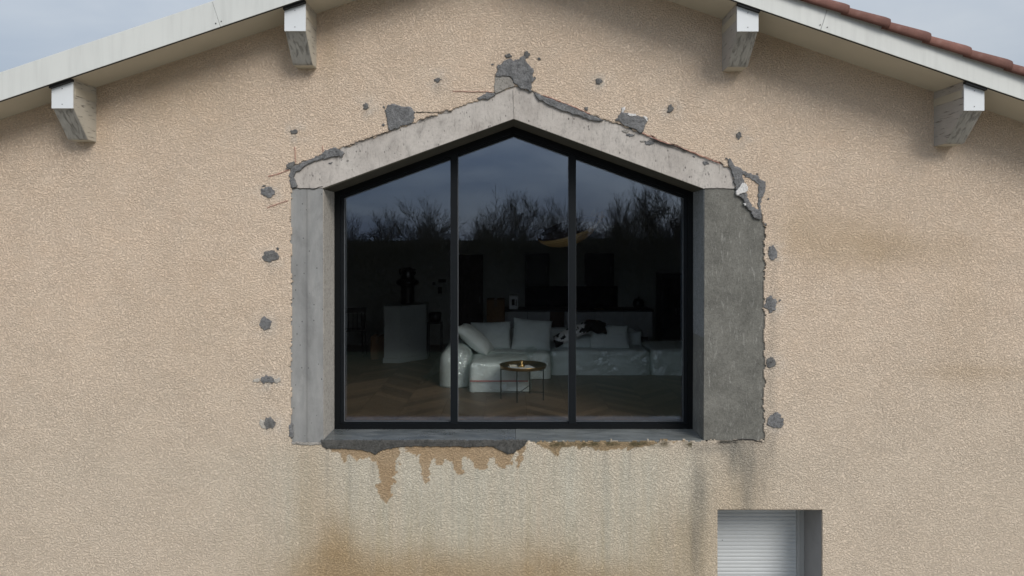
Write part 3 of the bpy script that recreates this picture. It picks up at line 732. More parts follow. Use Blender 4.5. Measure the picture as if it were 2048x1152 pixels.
# --- roof
roof = H(bpy.data.objects.new('roof', None)); COL.objects.link(roof)
def HR(o): o.parent = roof; return o
YFL, YFR = -.42, -.50; RX = 7.3
def yfr(x): return YFL if x < 0 else YFR
def zl(x, o_=0): return RZ + o_ - slope(x) * abs(x)
m_ = MB()
m_.prism([(-RX, zl(-RX)), (0, zl(0)), (0, zl(0, .15)), (-RX, zl(-RX, .15))], YFL, YB + .7)
m_.prism([(0, zl(0)), (RX, zl(RX)), (RX, zl(RX, .15)), (0, zl(0, .15))], YFR, YB + .7)
HR(m_.build('soffit', SOFFIT))
FH = .262
def fpiece(x0, x1, yoff=0.0):
    s_ = 1 if x0 + x1 > 0 else -1
    # joints cut square to the slope
    k_ = SL * FH * .9
    def e(x): return 0 if abs(x) < .01 or abs(x) > RX - .01 else -s_ * -k_ * s_ * s_
    m_ = MB(); t0 = 0 if abs(x0) < .01 or abs(x0) > RX - .01 else (k_ if s_ > 0 else -k_); t1 = 0 if abs(x1) < .01 or abs(x1) > RX - .01 else (k_ if s_ > 0 else -k_)
    xa, xb = x0 + t0, x1 + t1
    YF = yfr(x0 + x1)
    m_.prism([(x0, zl(x0, -.008)), (x1, zl(x1, -.008)), (xb, zl(xb, FH)), (xa, zl(xa, FH))], YF - .022 - yoff, YF - .001)
    return HR(m_.build('fascia_board', FASCIA, bevel=.002))
jl = PX(441, D + YFL - .02); jr = PX(1641, D + YFR - .02)
for a, b, yo in ((-RX, jl - .0015, .0), (jl + .0015, -.003, .0015), (.003, jr - .0015, .0), (jr + .0015, RX, .0015)): fpiece(a, b, yo)
for (a, b) in ((432, 47), (443, 43), (1640, 50), (1654, 55)):
    YF = yfr(a - VX); x, z = P(a, b, D + YF - .02); m_ = MB(); m_.tube([(x, YF - .0285, z), (x, YF - .020, z)], .0055, 8)
    HR(m_.build('fascia_screw', SCREW))
# dark drip line under the fascia
for s_ in (-1, 1):
    m_ = MB(); m_.prism([(s_ * .0, zl(0, -.014)), (s_ * RX, zl(s_ * RX, -.014)), (s_ * RX, zl(s_ * RX, -.004)), (0, zl(0, -.004))], yfr(s_) - .016, yfr(s_) - .002); HR(m_.build('drip_strip', GAP))
# tile field on both slopes
def tile_field(s_):
    ys_ = np.arange(yfr(s_) + (.12 if s_ < 0 else .14), YB + .7, .03); us = np.arange(.05, RX + .05, .1)
    U, Yy = np.meshgrid(us, ys_, indexing='ij')
    zz_ = RZ + .155 + .035 - SL * U + .03 * np.abs(np.sin(Yy / .22 * PI)) - .015 * ((U / .39) % 1)
    idx = np.arange(U.size).reshape(U.shape); q_ = np.stack([idx[:-1, :-1], idx[1:, :-1], idx[1:, 1:], idx[:-1, 1:]], -1).reshape(-1, 4)
    if s_ < 0: q_ = q_[:, ::-1]
    return HR(smooth(npmesh('tile_covering', np.stack([U * s_, Yy, zz_], -1).reshape(-1, 3), q_, TILE)))
tile_field(-1); tile_field(1)
# verge tiles: overlapping barrel tiles along the right rake
YF = YFR; ZT = D + YF - .06
x_end = [PX(1690 + 81.5 * k, ZT) for k in range(-7, 10)]
ang = math.atan(.344)
proto = None
def tile_mesh():
    L = .46; n = 9; m_ = 12; vs = []; fs = []
    for i in range(m_ + 1):
        t = i / m_; r_ = .075 + .018 * t
        if i == m_: r_ -= .004
        for k in range(n + 1):
            a = -.12 * PI + (1.12 * PI) * k / n       # hangs a little down the outer side
            vs.append((t * L, -math.cos(a) * r_, math.sin(a) * r_))
    for i in range(m_):
        for k in range(n):
            p = i * (n + 1) + k; fs.append((p, p + n + 1, p + n + 2, p + 1))
    me = bpy.data.meshes.new('roof_tile'); me.from_pydata(vs, [], fs); me.materials.append(TILE)
    bm = bmesh.new(); bm.from_mesh(me)
    bmesh.ops.recalc_face_normals(bm, faces=bm.faces)
    r = bmesh.ops.solidify(bm, geom=bm.faces[:], thickness=.014); bm.to_mesh(me); bm.free()
    for p in me.polygons: p.use_smooth = True
    return me
tm = tile_mesh()
rnd = random.Random(4)
for xe in x_end:
    xs0 = xe - .43 * math.cos(ang)
    if xs0 < .05: continue
    o = bpy.data.objects.new('roof_tile', tm); COL.objects.link(o)
    o.location = (xs0, YF + .012 + rnd.uniform(-.004, .004), zl(xs0, FH - .045))
    o.rotation_euler = (rnd.uniform(-.02, .02), ang - .035 + rnd.uniform(-.006, .006), rnd.uniform(-.006, .006))
    HR(o)

# --- projecting beams
def beam(x0, x1, zcap, zbot, side, mat, yf=-.36):
    b = H(bpy.data.objects.new('eave_beam', None)); COL.objects.link(b)
    def HB(o): o.parent = b; return o
    yc = -.14 if yf > -.4 else -.19
    nL = MB()
    zt0, zt1 = zl(x0, .001), zl(x1, .001)
    # body: profile in (y,z) but with a sloping top that follows the soffit
    pts = [(yf, zcap), (yc, zbot + .012), (yc + .02, zbot), (.03, zbot)]
    vs = []; 
    for x, zt in ((x0, zt0), (x1, zt1)):
        vs += [(x, yf, zt)] + [(x, y, z) for y, z in pts] + [(x, .03, zt)]
    n = 6
    fs = [tuple(range(n - 1, -1, -1)) if False else tuple(range(n)), tuple(range(2 * n - 1, n - 1, -1))] + [(i, i + n, (i + 1) % n + n, (i + 1) % n) for i in range(n)]
    nL.add(vs, fs); o = nL.build('beam_body', [mat, ENDG, SOFFIT])
    bm = bmesh.new(); bm.from_mesh(o.data); bmesh.ops.recalc_face_normals(bm, faces=bm.faces)
    for f in bm.faces:
        nn = f.normal
        if nn.y < -.3 and nn.z < -.2: f.material_index = 1
        elif nn.z < -.8: f.material_index = 2
    ed = [e_ for e_ in bm.edges if e_.calc_face_angle(0) > .4]
    bmesh.ops.bevel(bm, geom=ed, offset=.004, segments=2, affect='EDGES')
    bm.to_mesh(o.data); bm.free(); HB(o)
    c = MB(); c.prism([(x0 - .002, zcap - .004), (x1 + .002, zcap - .004), (x1 + .002, zl(x1, -.03)), (x0 - .002, zl(x0, -.03))], yf - .014, yf - .002)
    cap = HB(c.build('end_cap', CAP, bevel=.0015))
    xm = (x0 + x1) / 2
    for z in (zcap + .035, zl(xm, -.06)):
        s_ = MB(); s_.tube([(xm, yf - .018, z), (xm, yf - .010, z)], .004, 8); s_.build('cap_screw', SCREW, cap)
    # packing board let in at the top of the side
    k = MB(); xa, xb = (x1, x1 + .004) if side > 0 else (x0 - .004, x0)
    k.box(xa, xb, yf + .02, .0, min(zt0, zt1) - .085, min(zt0, zt1) - .012); HB(k.build('packing_board', SOFFIT))
    # dark gap above the cap
    d_ = MB(); d_.prism([(x0 - .004, zl(x0, -.03)), (x1 + .004, zl(x1, -.03)), (x1 + .004, zl(x1, -.006)), (x0 - .004, zl(x0, -.006))], yf - .05, yf - .001)
    HB(d_.build('gap_seal', GAP))
    return b
ZB = D - .37
for a, b_, zc_, zb_, s_, m_x, lab in ((104, 146, 216, 284, 1, BEAM_A, 'outer left beam with cracked cream side'), (569.5, 611, 61.5, 137, 1, BEAM_A, 'upper left beam'),
                                 (1477.5, 1518.7, 62, 143, -1, BEAM_B, 'upper right beam with flaking grey side'), (1931.6, 1970.5, 220.5, 293, -1, BEAM_B, 'outer right beam, badly flaked')):
    zb2 = ZB if a < VX else D - .472
    if a < VX: bb = beam(PX(a, ZB), PX(b_, ZB), PZ(zc_, ZB), PZ(zb_), s_, m_x)
    else: bb = beam(PX(a - 3, zb2), PX(b_ - 2, zb2), PZ(zc_, zb2), PZ(zb_), s_, m_x, -.458)
    bb['label'] = lab

# ------------------------------------------------------------------ the room
RX0, RX1, RY0, RY1 = -4.3, 4.3, WD - .02, 6.6
WALL = plain('grey green room paint', (.34, .355, .34), .9, var=.04, sc_=1)
# parquet
W_, L_ = .14, .70
pv, pf, pc = [], [], []
r = random.Random(8)
c45, s45 = math.cos(PI / 4), math.sin(PI / 4)
def plank(u0, u1, v0, v1, cc, M):
    b = len(pv); gpp = .0015
    for (u, v) in ((u0 + gpp, v0 + gpp), (u1 - gpp, v0 + gpp), (u1 - gpp, v1 - gpp), (u0 + gpp, v1 - gpp)):
        x, y = M(u, v); pv.append((x, y, 0)); pc.append(cc)
    pf.append((b, b + 1, b + 2, b + 3))
colw = L_ * c45     # chevron columns running towards the back of the room
x = RX0; k = 0
while x < RX1:
    s_ = 1 if k % 2 == 0 else -1
    hgt = W_ / c45; yv = RY0 - 1
    while yv < RY1:
        t = r.random() ** 1.3; cc = (.088 + .080 * t, .058 + .055 * t, .037 + .035 * t)
        ya, yb = (yv, yv + colw) if s_ > 0 else (yv + colw, yv)
        g_ = .0008
        q_ = [(x + g_, ya + g_), (x + colw - g_, yb + g_), (x + colw - g_, yb + hgt - g_), (x + g_, ya + hgt - g_)]
        q_ = [(min(max(a, RX0), RX1), min(max(b, RY0), RY1)) for a, b in q_]
        if max(b for a, b in q_) - min(b for a, b in q_) > .03:
            b0 = len(pv); pv += [(a, b, 0) for a, b in q_]; pc += [cc] * 4; pf.append((b0, b0 + 1, b0 + 2, b0 + 3))
        yv += hgt
    x += colw; k += 1
o = npmesh('floor', np.array(pv), np.array(pf), m_floor(), None, np.array(pc)); tag(o, kind='structure')
m_ = MB(); m_.box(RX0, RX1, RY0, RY1, -.2, -.004); tag(m_.build('subfloor', plain('dark gap', (.03, .02, .015), .9)), kind='structure')
m_ = MB(); m_.box(RX0 - .1, RX0, RY0, RY1, -.2, under(RX0) - .1); tag(m_.build('wall_left', WALL), kind='structure')
m_ = MB(); m_.box(RX1, RX1 + .1, RY0, RY1, -.2, under(RX1) - .1); tag(m_.build('wall_right', WALL), kind='structure')
m_ = MB(); m_.prism([(RX0, -.2), (RX1, -.2), (RX1, under(RX1) - .1), (0, under(0) - .1), (RX0, under(RX0) - .1)], RY1, RY1 + .1); tag(m_.build('wall_back', WALL), kind='structure')
# front wall, inner face
m_ = MB()
m_.prism([(RX0, -.2), (OL - .3, -.2), (OL - .3, under(OL)), (RX0, under(RX0))], .37, WD); m_.prism([(OR_ + .5, -.2), (RX1, -.2), (RX1, under(RX1)), (OR_ + .5, under(OR_))], .37, WD)
m_.prism([(OL - .3, PZ(332)), (0, PZ(150)), (0, under(0)), (OL - .3, under(OL - .3))], .37, WD); m_.prism([(0, PZ(150)), (OR_ + .5, PZ(340)), (OR_ + .5, under(OR_ + .5)), (0, under(0))], .37, WD)
tag(m_.build('wall_front', WALL), kind='structure')
m_ = MB()
for s_ in (-1, 1): m_.prism([(0, zl(0, -.06)), (s_ * 4.4, zl(4.4, -.06)), (s_ * 4.4, zl(4.4, -.01)), (0, zl(0, -.01))], .37, RY1 + .1)
tag(m_.build('ceiling', plain('room ceiling', (.28, .28, .27), .9)), kind='structure')

# --- furniture
FAB = plain('white sofa fabric', (.80, .85, .83), .9, var=.04, sc_=5, bump=.002, bsc=120)
CUSH = plain('pale cushion linen', (.70, .76, .74), .95, var=.05, sc_=5, bump=.002, bsc=140)
def rgrid(hx, hy, hz, r_, n=16):
    """rounded box centred on the origin, dense enough to crumple"""
    vs = []; fs = []; index = {}
    def vert(p):
        k = tuple(round(c, 5) for c in p)
        if k not in index: index[k] = len(vs); vs.append(p)
        return index[k]
    h = (hx, hy, hz)
    for ax in range(3):
        for s_ in (-1, 1):
            a, b = [i for i in range(3) if i != ax]
            g_ = []
            for i in range(n + 1):
                row = []
                for j in range(n + 1):
                    p = [0, 0, 0]; p[ax] = s_ * h[ax]; p[a] = (2 * i / n - 1) * h[a]; p[b] = (2 * j / n - 1) * h[b]; row.append(vert(tuple(p)))
                g_.append(row)
            for i in range(n):
                for j in range(n):
                    q_ = (g_[i][j], g_[i + 1][j], g_[i + 1][j + 1], g_[i][j + 1])
                    fs.append(q_ if (s_ > 0) == (ax != 1) else q_[::-1])
    out = []
    for p in vs:
        q_ = Vector([max(-(h[i] - r_), min(h[i] - r_, p[i])) for i in range(3)]); d_ = Vector(p) - q_
        out.append(q_ + d_.normalized() * r_ if d_.length > 1e-6 else Vector(p))
    return out, fs
def rbox(name, c, size, r_, mat, parent, n=18, puff=0., crumple=0., seed=0, local=True, grow=0.):
    if name in ('seat_module', 'armrest', 'backrest', 'film_cover'): c = (c[0], c[1], c[2] - r_); size = (size[0], size[1], size[2] + 2 * r_)
    hx, hy, hz = (s_ / 2 + grow for s_ in size)
    vs, fs = rgrid(hx, hy, hz, min(r_, hx * .98, hy * .98, hz * .98), n)
    from mathutils import noise as mn
    res = []
    for v in vs:
        k = Vector((1 + puff * (1 - (v.z / hz) ** 2), 1 + puff * (1 - (v.z / hz) ** 2), 1 + puff * (1 - (v.x / hx) ** 2) * (1 - (v.y / hy) ** 2)))
        p = Vector((v.x * k.x, v.y * k.y, v.z * k.z if v.z > 0 else v.z))
        if crumple:
            q0 = p + Vector((seed, 0, 0)); q1 = q0 + .05 * mn.noise_vector(q0 * 5)
            sp = max(.6, min(1.1, .85 + 1.2 * mn.noise(q0 * 2.2)))
            p += v.normalized() * crumple * sp * (.016 / .022) * (1.5 * abs(mn.noise(q1 * 6)) + .8 * abs(mn.noise(Vector((q1.x * 15, q1.y * 15, q1.z * 8)))) + .35 * abs(mn.noise(q1 * 30)))
        p += Vector(c); p.z = max(p.z, .003); res.append(p)
    m_ = MB(); m_.add(res, fs); return smooth(m_.build(name, mat, parent))

sofa = thing('sofa', 'long white modular corner sofa still wrapped in clear plastic', 'sofa', (0, 0, 0))
def SX(px, Z): return PX(px, Z)
# modules: ottoman in front, corner, long seat, end seat, arm, backs
mods = []
zo = 9.2; mods.append(('seat_module', (SX(998, zo), 2.64, .195), (.80, .86, .385), .07))
mods.append(('seat_module', (SX(1028, 10.1), 3.60, .195), (1.08, .98, .385), .09))
mods.append(('seat_module', (SX(1201, 10.38), 3.93, .195), (1.51, 1.06, .385), .09))
mods.append(('seat_module', (SX(1302.5, 10.38) + .62, 3.93, .195), (1.20, 1.06, .385), .09))
mods.append(('armrest', (SX(909, 9.48), 3.25, .265), (.44, 1.50, .525), .19))
mods.append(('backrest', (SX(1000, 11) - .05, 4.36, .30), (1.5, .46, .58), .16))
mods.append(('backrest', (SX(1190, 11) , 4.62, .30), (1.55, .36, .55), .15))
for i, (nm, c, s_, r_) in enumerate(mods):
    rbox(nm, c, s_, r_, FAB, sofa, puff=.008)
wrap = thing('plastic_wrap', 'crumpled clear plastic film wrapped over the white sofa modules', 'plastic wrap', (0, 0, 0))
for i, (nm, c, s_, r_) in enumerate(mods[:5]):
    rbox('film_cover', c, s_, r_ + .01, FILM, wrap, n=72, puff=.008, crumple=.045, seed=i * 9, grow=.008)
# loose film spilling to the left of the arm
nx_, ny_ = 26, 26; gx = []
for i in range(nx_ + 1):
    for j in range(ny_ + 1):
        u, v = i / nx_, j / ny_
        x = SX(909, 9.48) - .21 - .27 * u - .05 * math.sin(v * 9 + 3 * u); y = 2.62 + v * 1.0
        z = .34 * (1 - u) ** 1.9 * (1 - .2 * v) * (.8 + .2 * math.sin(17 * v)) + .07 * abs(math.sin(9 * v + 4 * u)) * (1 - u * .5) + .006
        gx.append((x, y, z))
m_ = MB(); m_.add(gx, [(i * (ny_ + 1) + j, (i + 1) * (ny_ + 1) + j, (i + 1) * (ny_ + 1) + j + 1, i * (ny_ + 1) + j + 1) for i in range(nx_) for j in range(ny_)])
smooth(m_.build('loose_film', FILM, wrap))
# scrunched film knot on the seat
m_ = MB(); vs, fs = rgrid(.07, .05, .05, .045, 10)
from mathutils import noise as mnoise
m_.add([Vector((SX(1063, 9.9), 3.1, .425)) + v * (1 + .5 * mnoise.noise(v * 30)) for v in vs], fs); smooth(m_.build('film_knot', FILM, wrap))
# red tape
m_ = MB(); tx0, tx1, ty, tz = SX(998, zo) - .425, SX(998, zo) + .425, 2.64 - .462, .150
m_.box(tx0 + .04, tx1 - .04, ty - .004, ty, tz, tz + .012); m_.build('red_tape', plain('red tape', (.5, .03, .03), .5), wrap)

def cushion(c, w_, h_, t_, rot, label, sag=.06, seed=0):
    n = 22; vs = []; fs = []
    for s_ in (1, -1):
        for i in range(n + 1):
            for j in range(n + 1):
                u, v = 2 * i / n - 1, 2 * j / n - 1
                e_ = max(0, (1 - abs(u) ** 2.6)) ** .55 * max(0, (1 - abs(v) ** 2.6)) ** .55
                pin = 1 - sag * (1 - abs(v) ** 2) * abs(u) ** 2; pin2 = 1 - sag * (1 - abs(u) ** 2) * abs(v) ** 2
                wr = .006 * mnoise.noise(Vector((u * 3 + seed, v * 3, s_)))
                vs.append((u * w_ / 2 * pin, s_ * (t_ / 2 * e_) + wr, v * h_ / 2 * pin2))
    N = (n + 1) ** 2
    for s_ in (0, 1):
        for i in range(n):
            for j in range(n):
                a = s_ * N + i * (n + 1) + j; q_ = (a, a + 1, a + n + 2, a + n + 1); fs.append(q_ if s_ == 0 else q_[::-1])
    m_ = MB(); m_.add(vs, fs); o = smooth(m_.build('cushion', CUSH)); o.location = c; o.rotation_euler = rot
    bm = bmesh.new(); bm.from_mesh(o.data); bmesh.ops.remove_doubles(bm, verts=bm.verts, dist=.0008); bm.to_mesh(o.data); bm.free()
    return tag(o, label, 'cushion', 'pale cushions on the sofa')
def atpx(px_, py_, Z): return (PX(px_, Z), Z - D, PZ(py_, Z))
R = math.radians
a = atpx(950, 678, 10.15); cushion(a, .52, .62, .23, (R(-50), 0, R(80)), 'plump cushion tipped sideways over the left arm, leftmost of the sofa cushions', seed=1)
a = atpx(982, 672, 10.62); cushion(a, .62, .46, .18, (R(-24), R(-2), 0), 'wide upright cushion directly left of the gap, second from the left', seed=2)
a = atpx(1064, 670, 10.55); cushion(a, .60, .50, .18, (R(-22), R(5), 0), 'square upright cushion with its peaked corner left of the right mullion', seed=3)
a = atpx(1153, 686, 10.75); cushion(a, .60, .30, .20, (R(-48), 0, 0), 'flattened cushion lying below the spotted hide throw', seed=4)
a = atpx(1219, 675, 10.68); cushion(a, .62, .44, .17, (R(-34), R(2), 0), 'square cushion leaning back right of the spotted hide throw', seed=5)
a = atpx(1258, 682, 11.0); cushion(a, .42, .32, .15, (R(-24), 0, 0), 'small cushion half hidden behind the rightmost leaning cushion', seed=6)

# hide throw over the backrest
c0 = Vector(atpx(1160, 657, 10.70)); n = 30; vs = []
for i in range(n + 1):
    for j in range(n + 1):
        u, v = 2 * i / n - 1, 2 * j / n - 1
        edge = 1 + .16 * mnoise.noise(Vector((u * 3, v * 3, 2)))
        x = u * .39 * edge; y = v * .17 * edge
        z = .02 + .11 * (u + .2) + .06 * math.exp(-((u - .35) / .4) ** 2) - .10 * v * v - .07 * u * u + .035 * mnoise.noise(Vector((u * 4, v * 3, 5)))
        vs.append(Vector((x, y, z)))
for v in list(vs): vs.append(v - Vector((0, 0, .014)))
N = (n + 1) ** 2; fs = []
for i in range(n):
    for j in range(n):
        a = i * (n + 1) + j; fs += [(a, a + n + 1, a + n + 2, a + 1), (a + N, a + N + 1, a + N + n + 2, a + N + n + 1)]
bd = [i * (n + 1) for i in range(n + 1)] + [n * (n + 1) + j for j in range(1, n + 1)] + [i * (n + 1) + n for i in range(n - 1, -1, -1)] + [j for j in range(n - 1, 0, -1)]
fs += [(bd[i], bd[(i + 1) % len(bd)], bd[(i + 1) % len(bd)] + N, bd[i] + N) for i in range(len(bd))]
m_ = MB(); m_.add(vs, fs); o = smooth(m_.build('throw', m_hide())); o.location = c0; o.rotation_euler = (R(16), 0, 0)
tag(o, 'black and white spotted hide throw with a brown end heaped on the sofa back', 'throw')

# coffee table
BRASS = Mat('aged brass'); BRASS.set(base=BRASS.ramp(BRASS.noise(8, 5), [(.3, (.36, .23, .085)), (.7, (.60, .42, .18))]), rough=.32, metal=1.0); BRASS = BRASS.m
BMET = plain('black metal', (.012, .012, .013), .5, spec=.5)
tx, ty = PX(1046, 8.87), 1.87
tb = thing('coffee_table', 'round brass tray coffee table on thin black legs before the sofa', 'coffee table', (tx, ty, 0))
R0 = .295; m_ = MB()
m_.lathe([(0.001, .388), (R0 - .01, .388), (R0, .392), (R0 + .006, .425), (R0 + .008, .430), (R0 + .002, .430), (R0 - .006, .398), (R0 - .014, .394), (.001, .394)], 64)
smooth(m_.build('tray', BRASS, tb))
legp = [(PX(1001, 8.81) - tx, 8.81 - D - ty), (PX(1032.5, 8.56) - tx, 8.56 - D - ty), (PX(1092, 8.70) - tx, 8.72 - D - ty), (PX(1060, 9.15) - tx, 9.15 - D - ty)]
for (x, y) in legp:
    l = math.hypot(x, y); k = .288 / l; m_ = MB(); m_.tube([(x * k, y * k, 0.0), (x * k, y * k, .39)], .0075, 8); m_.build('leg', BMET, tb)
n_ = [(x * .288 / math.hypot(x, y), y * .288 / math.hypot(x, y)) for x, y in legp]
for a, b in ((0, 2), (1, 3)):
    for z in (.10, .375):
        m_ = MB(); m_.tube([(n_[a][0], n_[a][1], z + (.008 if a else 0)), (n_[b][0], n_[b][1], z + (.008 if a else 0))], .005, 6); m_.build('crossbar', BMET, tb)
# things on the tray
m_ = MB(); m_.box(-.16, .14, -.10, .09, 0, .004, Matrix.Rotation(R(20), 4, 'Z')); o = m_.build('paper_sheet', plain('white paper', (.62, .66, .68), .8)); o.location = (tx - .02, ty + .0, .3945)
tag(o, 'loose white paper lying flat in the brass tray', 'paper')
m_ = MB(); m_.lathe([(.001, 0), (.035, 0), (.05, .02), (.03, .045), (.02, .05), (.034, .075), (.012, .09), (.001, .092)], 12); o = smooth(m_.build('ornament', BRASS)); o.location = (tx - .02, ty - .02, .399)
o.rotation_euler = (0, R(0), 0); tag(o, 'small knobbly brass ornament standing on the paper in the tray', 'ornament')
m_ = MB(); m_.box(-.05, .05, -.03, .03, 0, .022); o = m_.build('card_box', plain('cream card', (.5, .47, .38), .7), bevel=.003); o.location = (tx - .13, ty + .03, .399); o.rotation_euler = (0, 0, R(12))
tag(o, 'small cream card box left of the brass ornament', 'box')

# pedestal with dark vase
PWH = plain('satin white cabinet', (.34, .38, .385), .55, var=.03, sc_=2)
pd = thing('pedestal', 'tall white pedestal cabinet with a faceted front holding a dark vase', 'pedestal', (PX(806, 11.7), 4.85, 0))
fp = [(-.285, -.35), (-.02, -.36), (.365, .05), (.365, .40), (-.285, .40)]
def zprism(poly, z0, z1, gr=0):
    cx = sum(p[0] for p in poly) / len(poly); cy = sum(p[1] for p in poly) / len(poly)
    pp = [(cx + (x - cx) * (1 + gr), cy + (y - cy) * (1 + gr)) for x, y in poly]; n = len(pp)
    return [(x, y, z0) for x, y in pp] + [(x, y, z1) for x, y in pp], [tuple(range(n - 1, -1, -1)), tuple(range(n, 2 * n))] + [(i, (i + 1) % n, (i + 1) % n + n, i + n) for i in range(n)]
m_ = MB(); m_.add(*zprism(fp, .08, .925)); m_.build('body', PWH, pd, bevel=.006)
m_ = MB(); m_.add(*zprism(fp, 0.0, .08, .05)); m_.build('plinth', PWH, pd, bevel=.004)
m_ = MB(); m_.add(*zprism(fp, .9255, .945, .03)); m_.build('top', PWH, pd, bevel=.003)
VASE = plain('dark glazed ceramic', (.012, .011, .011), .28, spec=.6)
vs_ = thing('vase', 'dark glazed vase with a broad flared collar standing on the white pedestal', 'vase', (PX(815, 11.85), 4.85, .946))
m_ = MB(); m_.lathe([(.001, 0), (.105, 0), (.118, .02), (.115, .12), (.122, .20), (.112, .27), (.12, .30), (.155, .325), (.19, .35), (.196, .385), (.17, .42), (.125, .44), (.112, .48), (.118, .54), (.10, .60), (.075, .63), (.065, .63), (.08, .60), (.001, .58)], 32)
smooth(m_.build('body', VASE, vs_))
for s_ in (-1, 1):
    m_ = MB(); m_.tube([(s_ * .10, 0, .59), (s_ * .125, 0, .60), (s_ * .135, 0, .55), (s_ * .115, 0, .50)], .014, 8); smooth(m_.build('handle', VASE, vs_))

# plant stand
st = thing('plant_stand', 'slim black metal plant stand between the pedestal and the sofa', 'plant stand', (PX(870, 12.1), 5.1, 0))
for s1, s2 in ((-1, -1), (-1, 1), (1, -1), (1, 1)):
    m_ = MB(); m_.tube([(s1 * .115, s2 * .10, 0), (s1 * .115, s2 * .10, .62)], .008, 6); m_.build('leg', BMET, st)
m_ = MB(); m_.tube([(.125 * math.cos(t), .11 * math.sin(t), .60) for t in [i * 2 * PI / 20 for i in range(21)]], .008, 6); m_.build('ring', BMET, st)
m_ = MB(); m_.lathe([(.001, 0), (.10, 0), (.118, .17), (.11, .17), (.095, .02), (.001, .02)], 24)
o = smooth(m_.build('planter', plain('dark pewter', (.06, .06, .062), .3, .8))); o.location = (PX(870, 12.1), 5.1, .609); tag(o, 'dark pewter planter sitting in the slim black stand', 'planter')
# cardboard boxes
CARD = plain('brown cardboard', (.20, .12, .065), .9, var=.1)
def carton(px0, px1, ptop, Z, dep, label):
    x0, x1 = PX(px0, Z), PX(px1, Z); zt = PZ(ptop, Z); t = thing('cardboard_box', label, 'box', ((x0 + x1) / 2, Z - D + dep / 2, 0), 0, None)
    w2 = (x1 - x0) / 2; d2 = dep / 2
    m_ = MB(); m_.box(-w2, w2, -d2, d2, 0, zt); m_.build('carton', CARD, t, bevel=.004)
    m_ = MB(); m_.box(-w2 + .002, -.002, -d2 + .002, d2 - .002, zt + .001, zt + .006); m_.box(.002, w2 - .002, -d2 + .002, d2 - .002, zt + .001, zt + .006); m_.build('flap', CARD, t)
    m_ = MB(); m_.box(-.025, .025, -d2 - .002, d2 + .002, zt + .0065, zt + .008); m_.box(-.025, .025, -d2 - .003, -d2 - .001, zt - .12, zt + .008); m_.build('tape', plain('packing tape', (.16, .11, .07), .3), t)
carton(741, 768, 674, 11.85, .35, 'low brown cardboard box on the floor left of the white pedestal')
carton(973, 1009, 600, 12.2, .40, 'tall brown cardboard box standing left of the kitchen island')
# chair at far left
CHR = plain('black painted wood', (.018, .017, .016), .5)
ch = thing('dining_chair', 'dark spindle chair at the far left edge of the room', 'chair', (PX(706, 12.2) , 5.25, 0), R(200))
for s1 in (-1, 1):
    m_ = MB(); m_.tube([(s1 * .18, -.17, 0), (s1 * .17, -.16, .45)], .014, 8); m_.build('leg', CHR, ch)
    m_ = MB(); m_.tube([(s1 * .18, .18, 0), (s1 * .17, .17, .45), (s1 * .17, .22, .86)], .014, 8); m_.build('leg', CHR, ch)
m_ = MB(); m_.box(-.20, .20, -.20, .20, .45, .475); m_.build('seat', CHR, ch, bevel=.006)
m_ = MB(); m_.box(-.19, .19, .205, .225, .78, .87)
for i in range(4): m_.tube([(-.11 + i * .073, .19, .47), (-.11 + i * .073, .215, .79)], .006, 6)
m_.build('backrest', CHR, ch)

# kitchen island (sideboard) behind the sofa
ZI = 12.5; isl = thing('kitchen_island', 'long low white cabinet run with a black top behind the sofa', 'kitchen island', (PX(1157, ZI), ZI - D + .3, 0))
ix0, ix1 = PX(1010, ZI) - PX(1157, ZI), PX(1305, ZI) - PX(1157, ZI); it = PZ(623, ZI)
ICAB = plain('white island door', (.40, .41, .42), .5, var=.03)
m_ = MB(); m_.box(ix0 + .02, ix1 - .02, -.28, .30, .30, it - .003); m_.build('carcass', plain('shadow carcass', (.05, .05, .05), .8), isl)
m_ = MB(); m_.box(ix0 + .06, ix1 - .06, -.20, .28, 0, .30); m_.build('plinth', plain('dark plinth', (.02, .02, .02), .7), isl)
m_ = MB(); m_.box(ix0 - .02, ix1 + .02, -.32, .33, it - .001, it + .03); m_.build('worktop', BMET, isl, bevel=.003)
div = [1010, 1055, 1100]; 
for a, b in ((1010, 1055), (1055, 1100), (1129, 1190), (1190, 1248), (1248, 1305)):
    m_ = MB(); m_.box(PX(a, ZI) - PX(1157, ZI) + .003, PX(b, ZI) - PX(1157, ZI) - .003, -.302, -.282, .30, it - .006); m_.build('cabinet_door', ICAB, isl, bevel=.002)
m_ = MB(); a, b = PX(1101, ZI) - PX(1157, ZI), PX(1128, ZI) - PX(1157, ZI); m_.box(a, b, -.285, -.281, .45, it - .01); m_.box(a, b, -.30, -.286, it - .17, it - .155); m_.build('open_shelf', plain('walnut niche', (.05, .028, .018), .6), isl)
# appliance with dark window
ap_ = thing('coffee_machine', 'small white coffee machine with a dark square window at the island end', 'coffee machine', (PX(1027, ZI), ZI - D + .2, it + .031))
m_ = MB(); m_.box(-.082, .082, -.12, .12, 0, .25); m_.build('body', plain('white plastic', (.80, .82, .82), .4, var=.02), ap_, bevel=.022)
m_ = MB(); m_.box(-.032, .022, -.1225, -.119, .075, .185); m_.build('window', BLACK, ap_)
m_ = MB(); m_.box(.040, .056, -.1225, -.119, .06, .18); m_.build('lever', BLACK, ap_)
ov = thing('round_pot', 'dark round lidded pot near the right end of the island top', 'pot', (PX(1283, ZI), ZI - D + .3, it + .031))
m_ = MB(); m_.lathe([(.001, 0), (.07, 0), (.105, .05), (.11, .11), (.08, .17), (.05, .185), (.001, .19)], 24); smooth(m_.build('body', VASE, ov))
m_ = MB(); m_.tube([(0, 0, .188), (0, 0, .215)], [.014, .02], 10); m_.build('knob', VASE, ov)
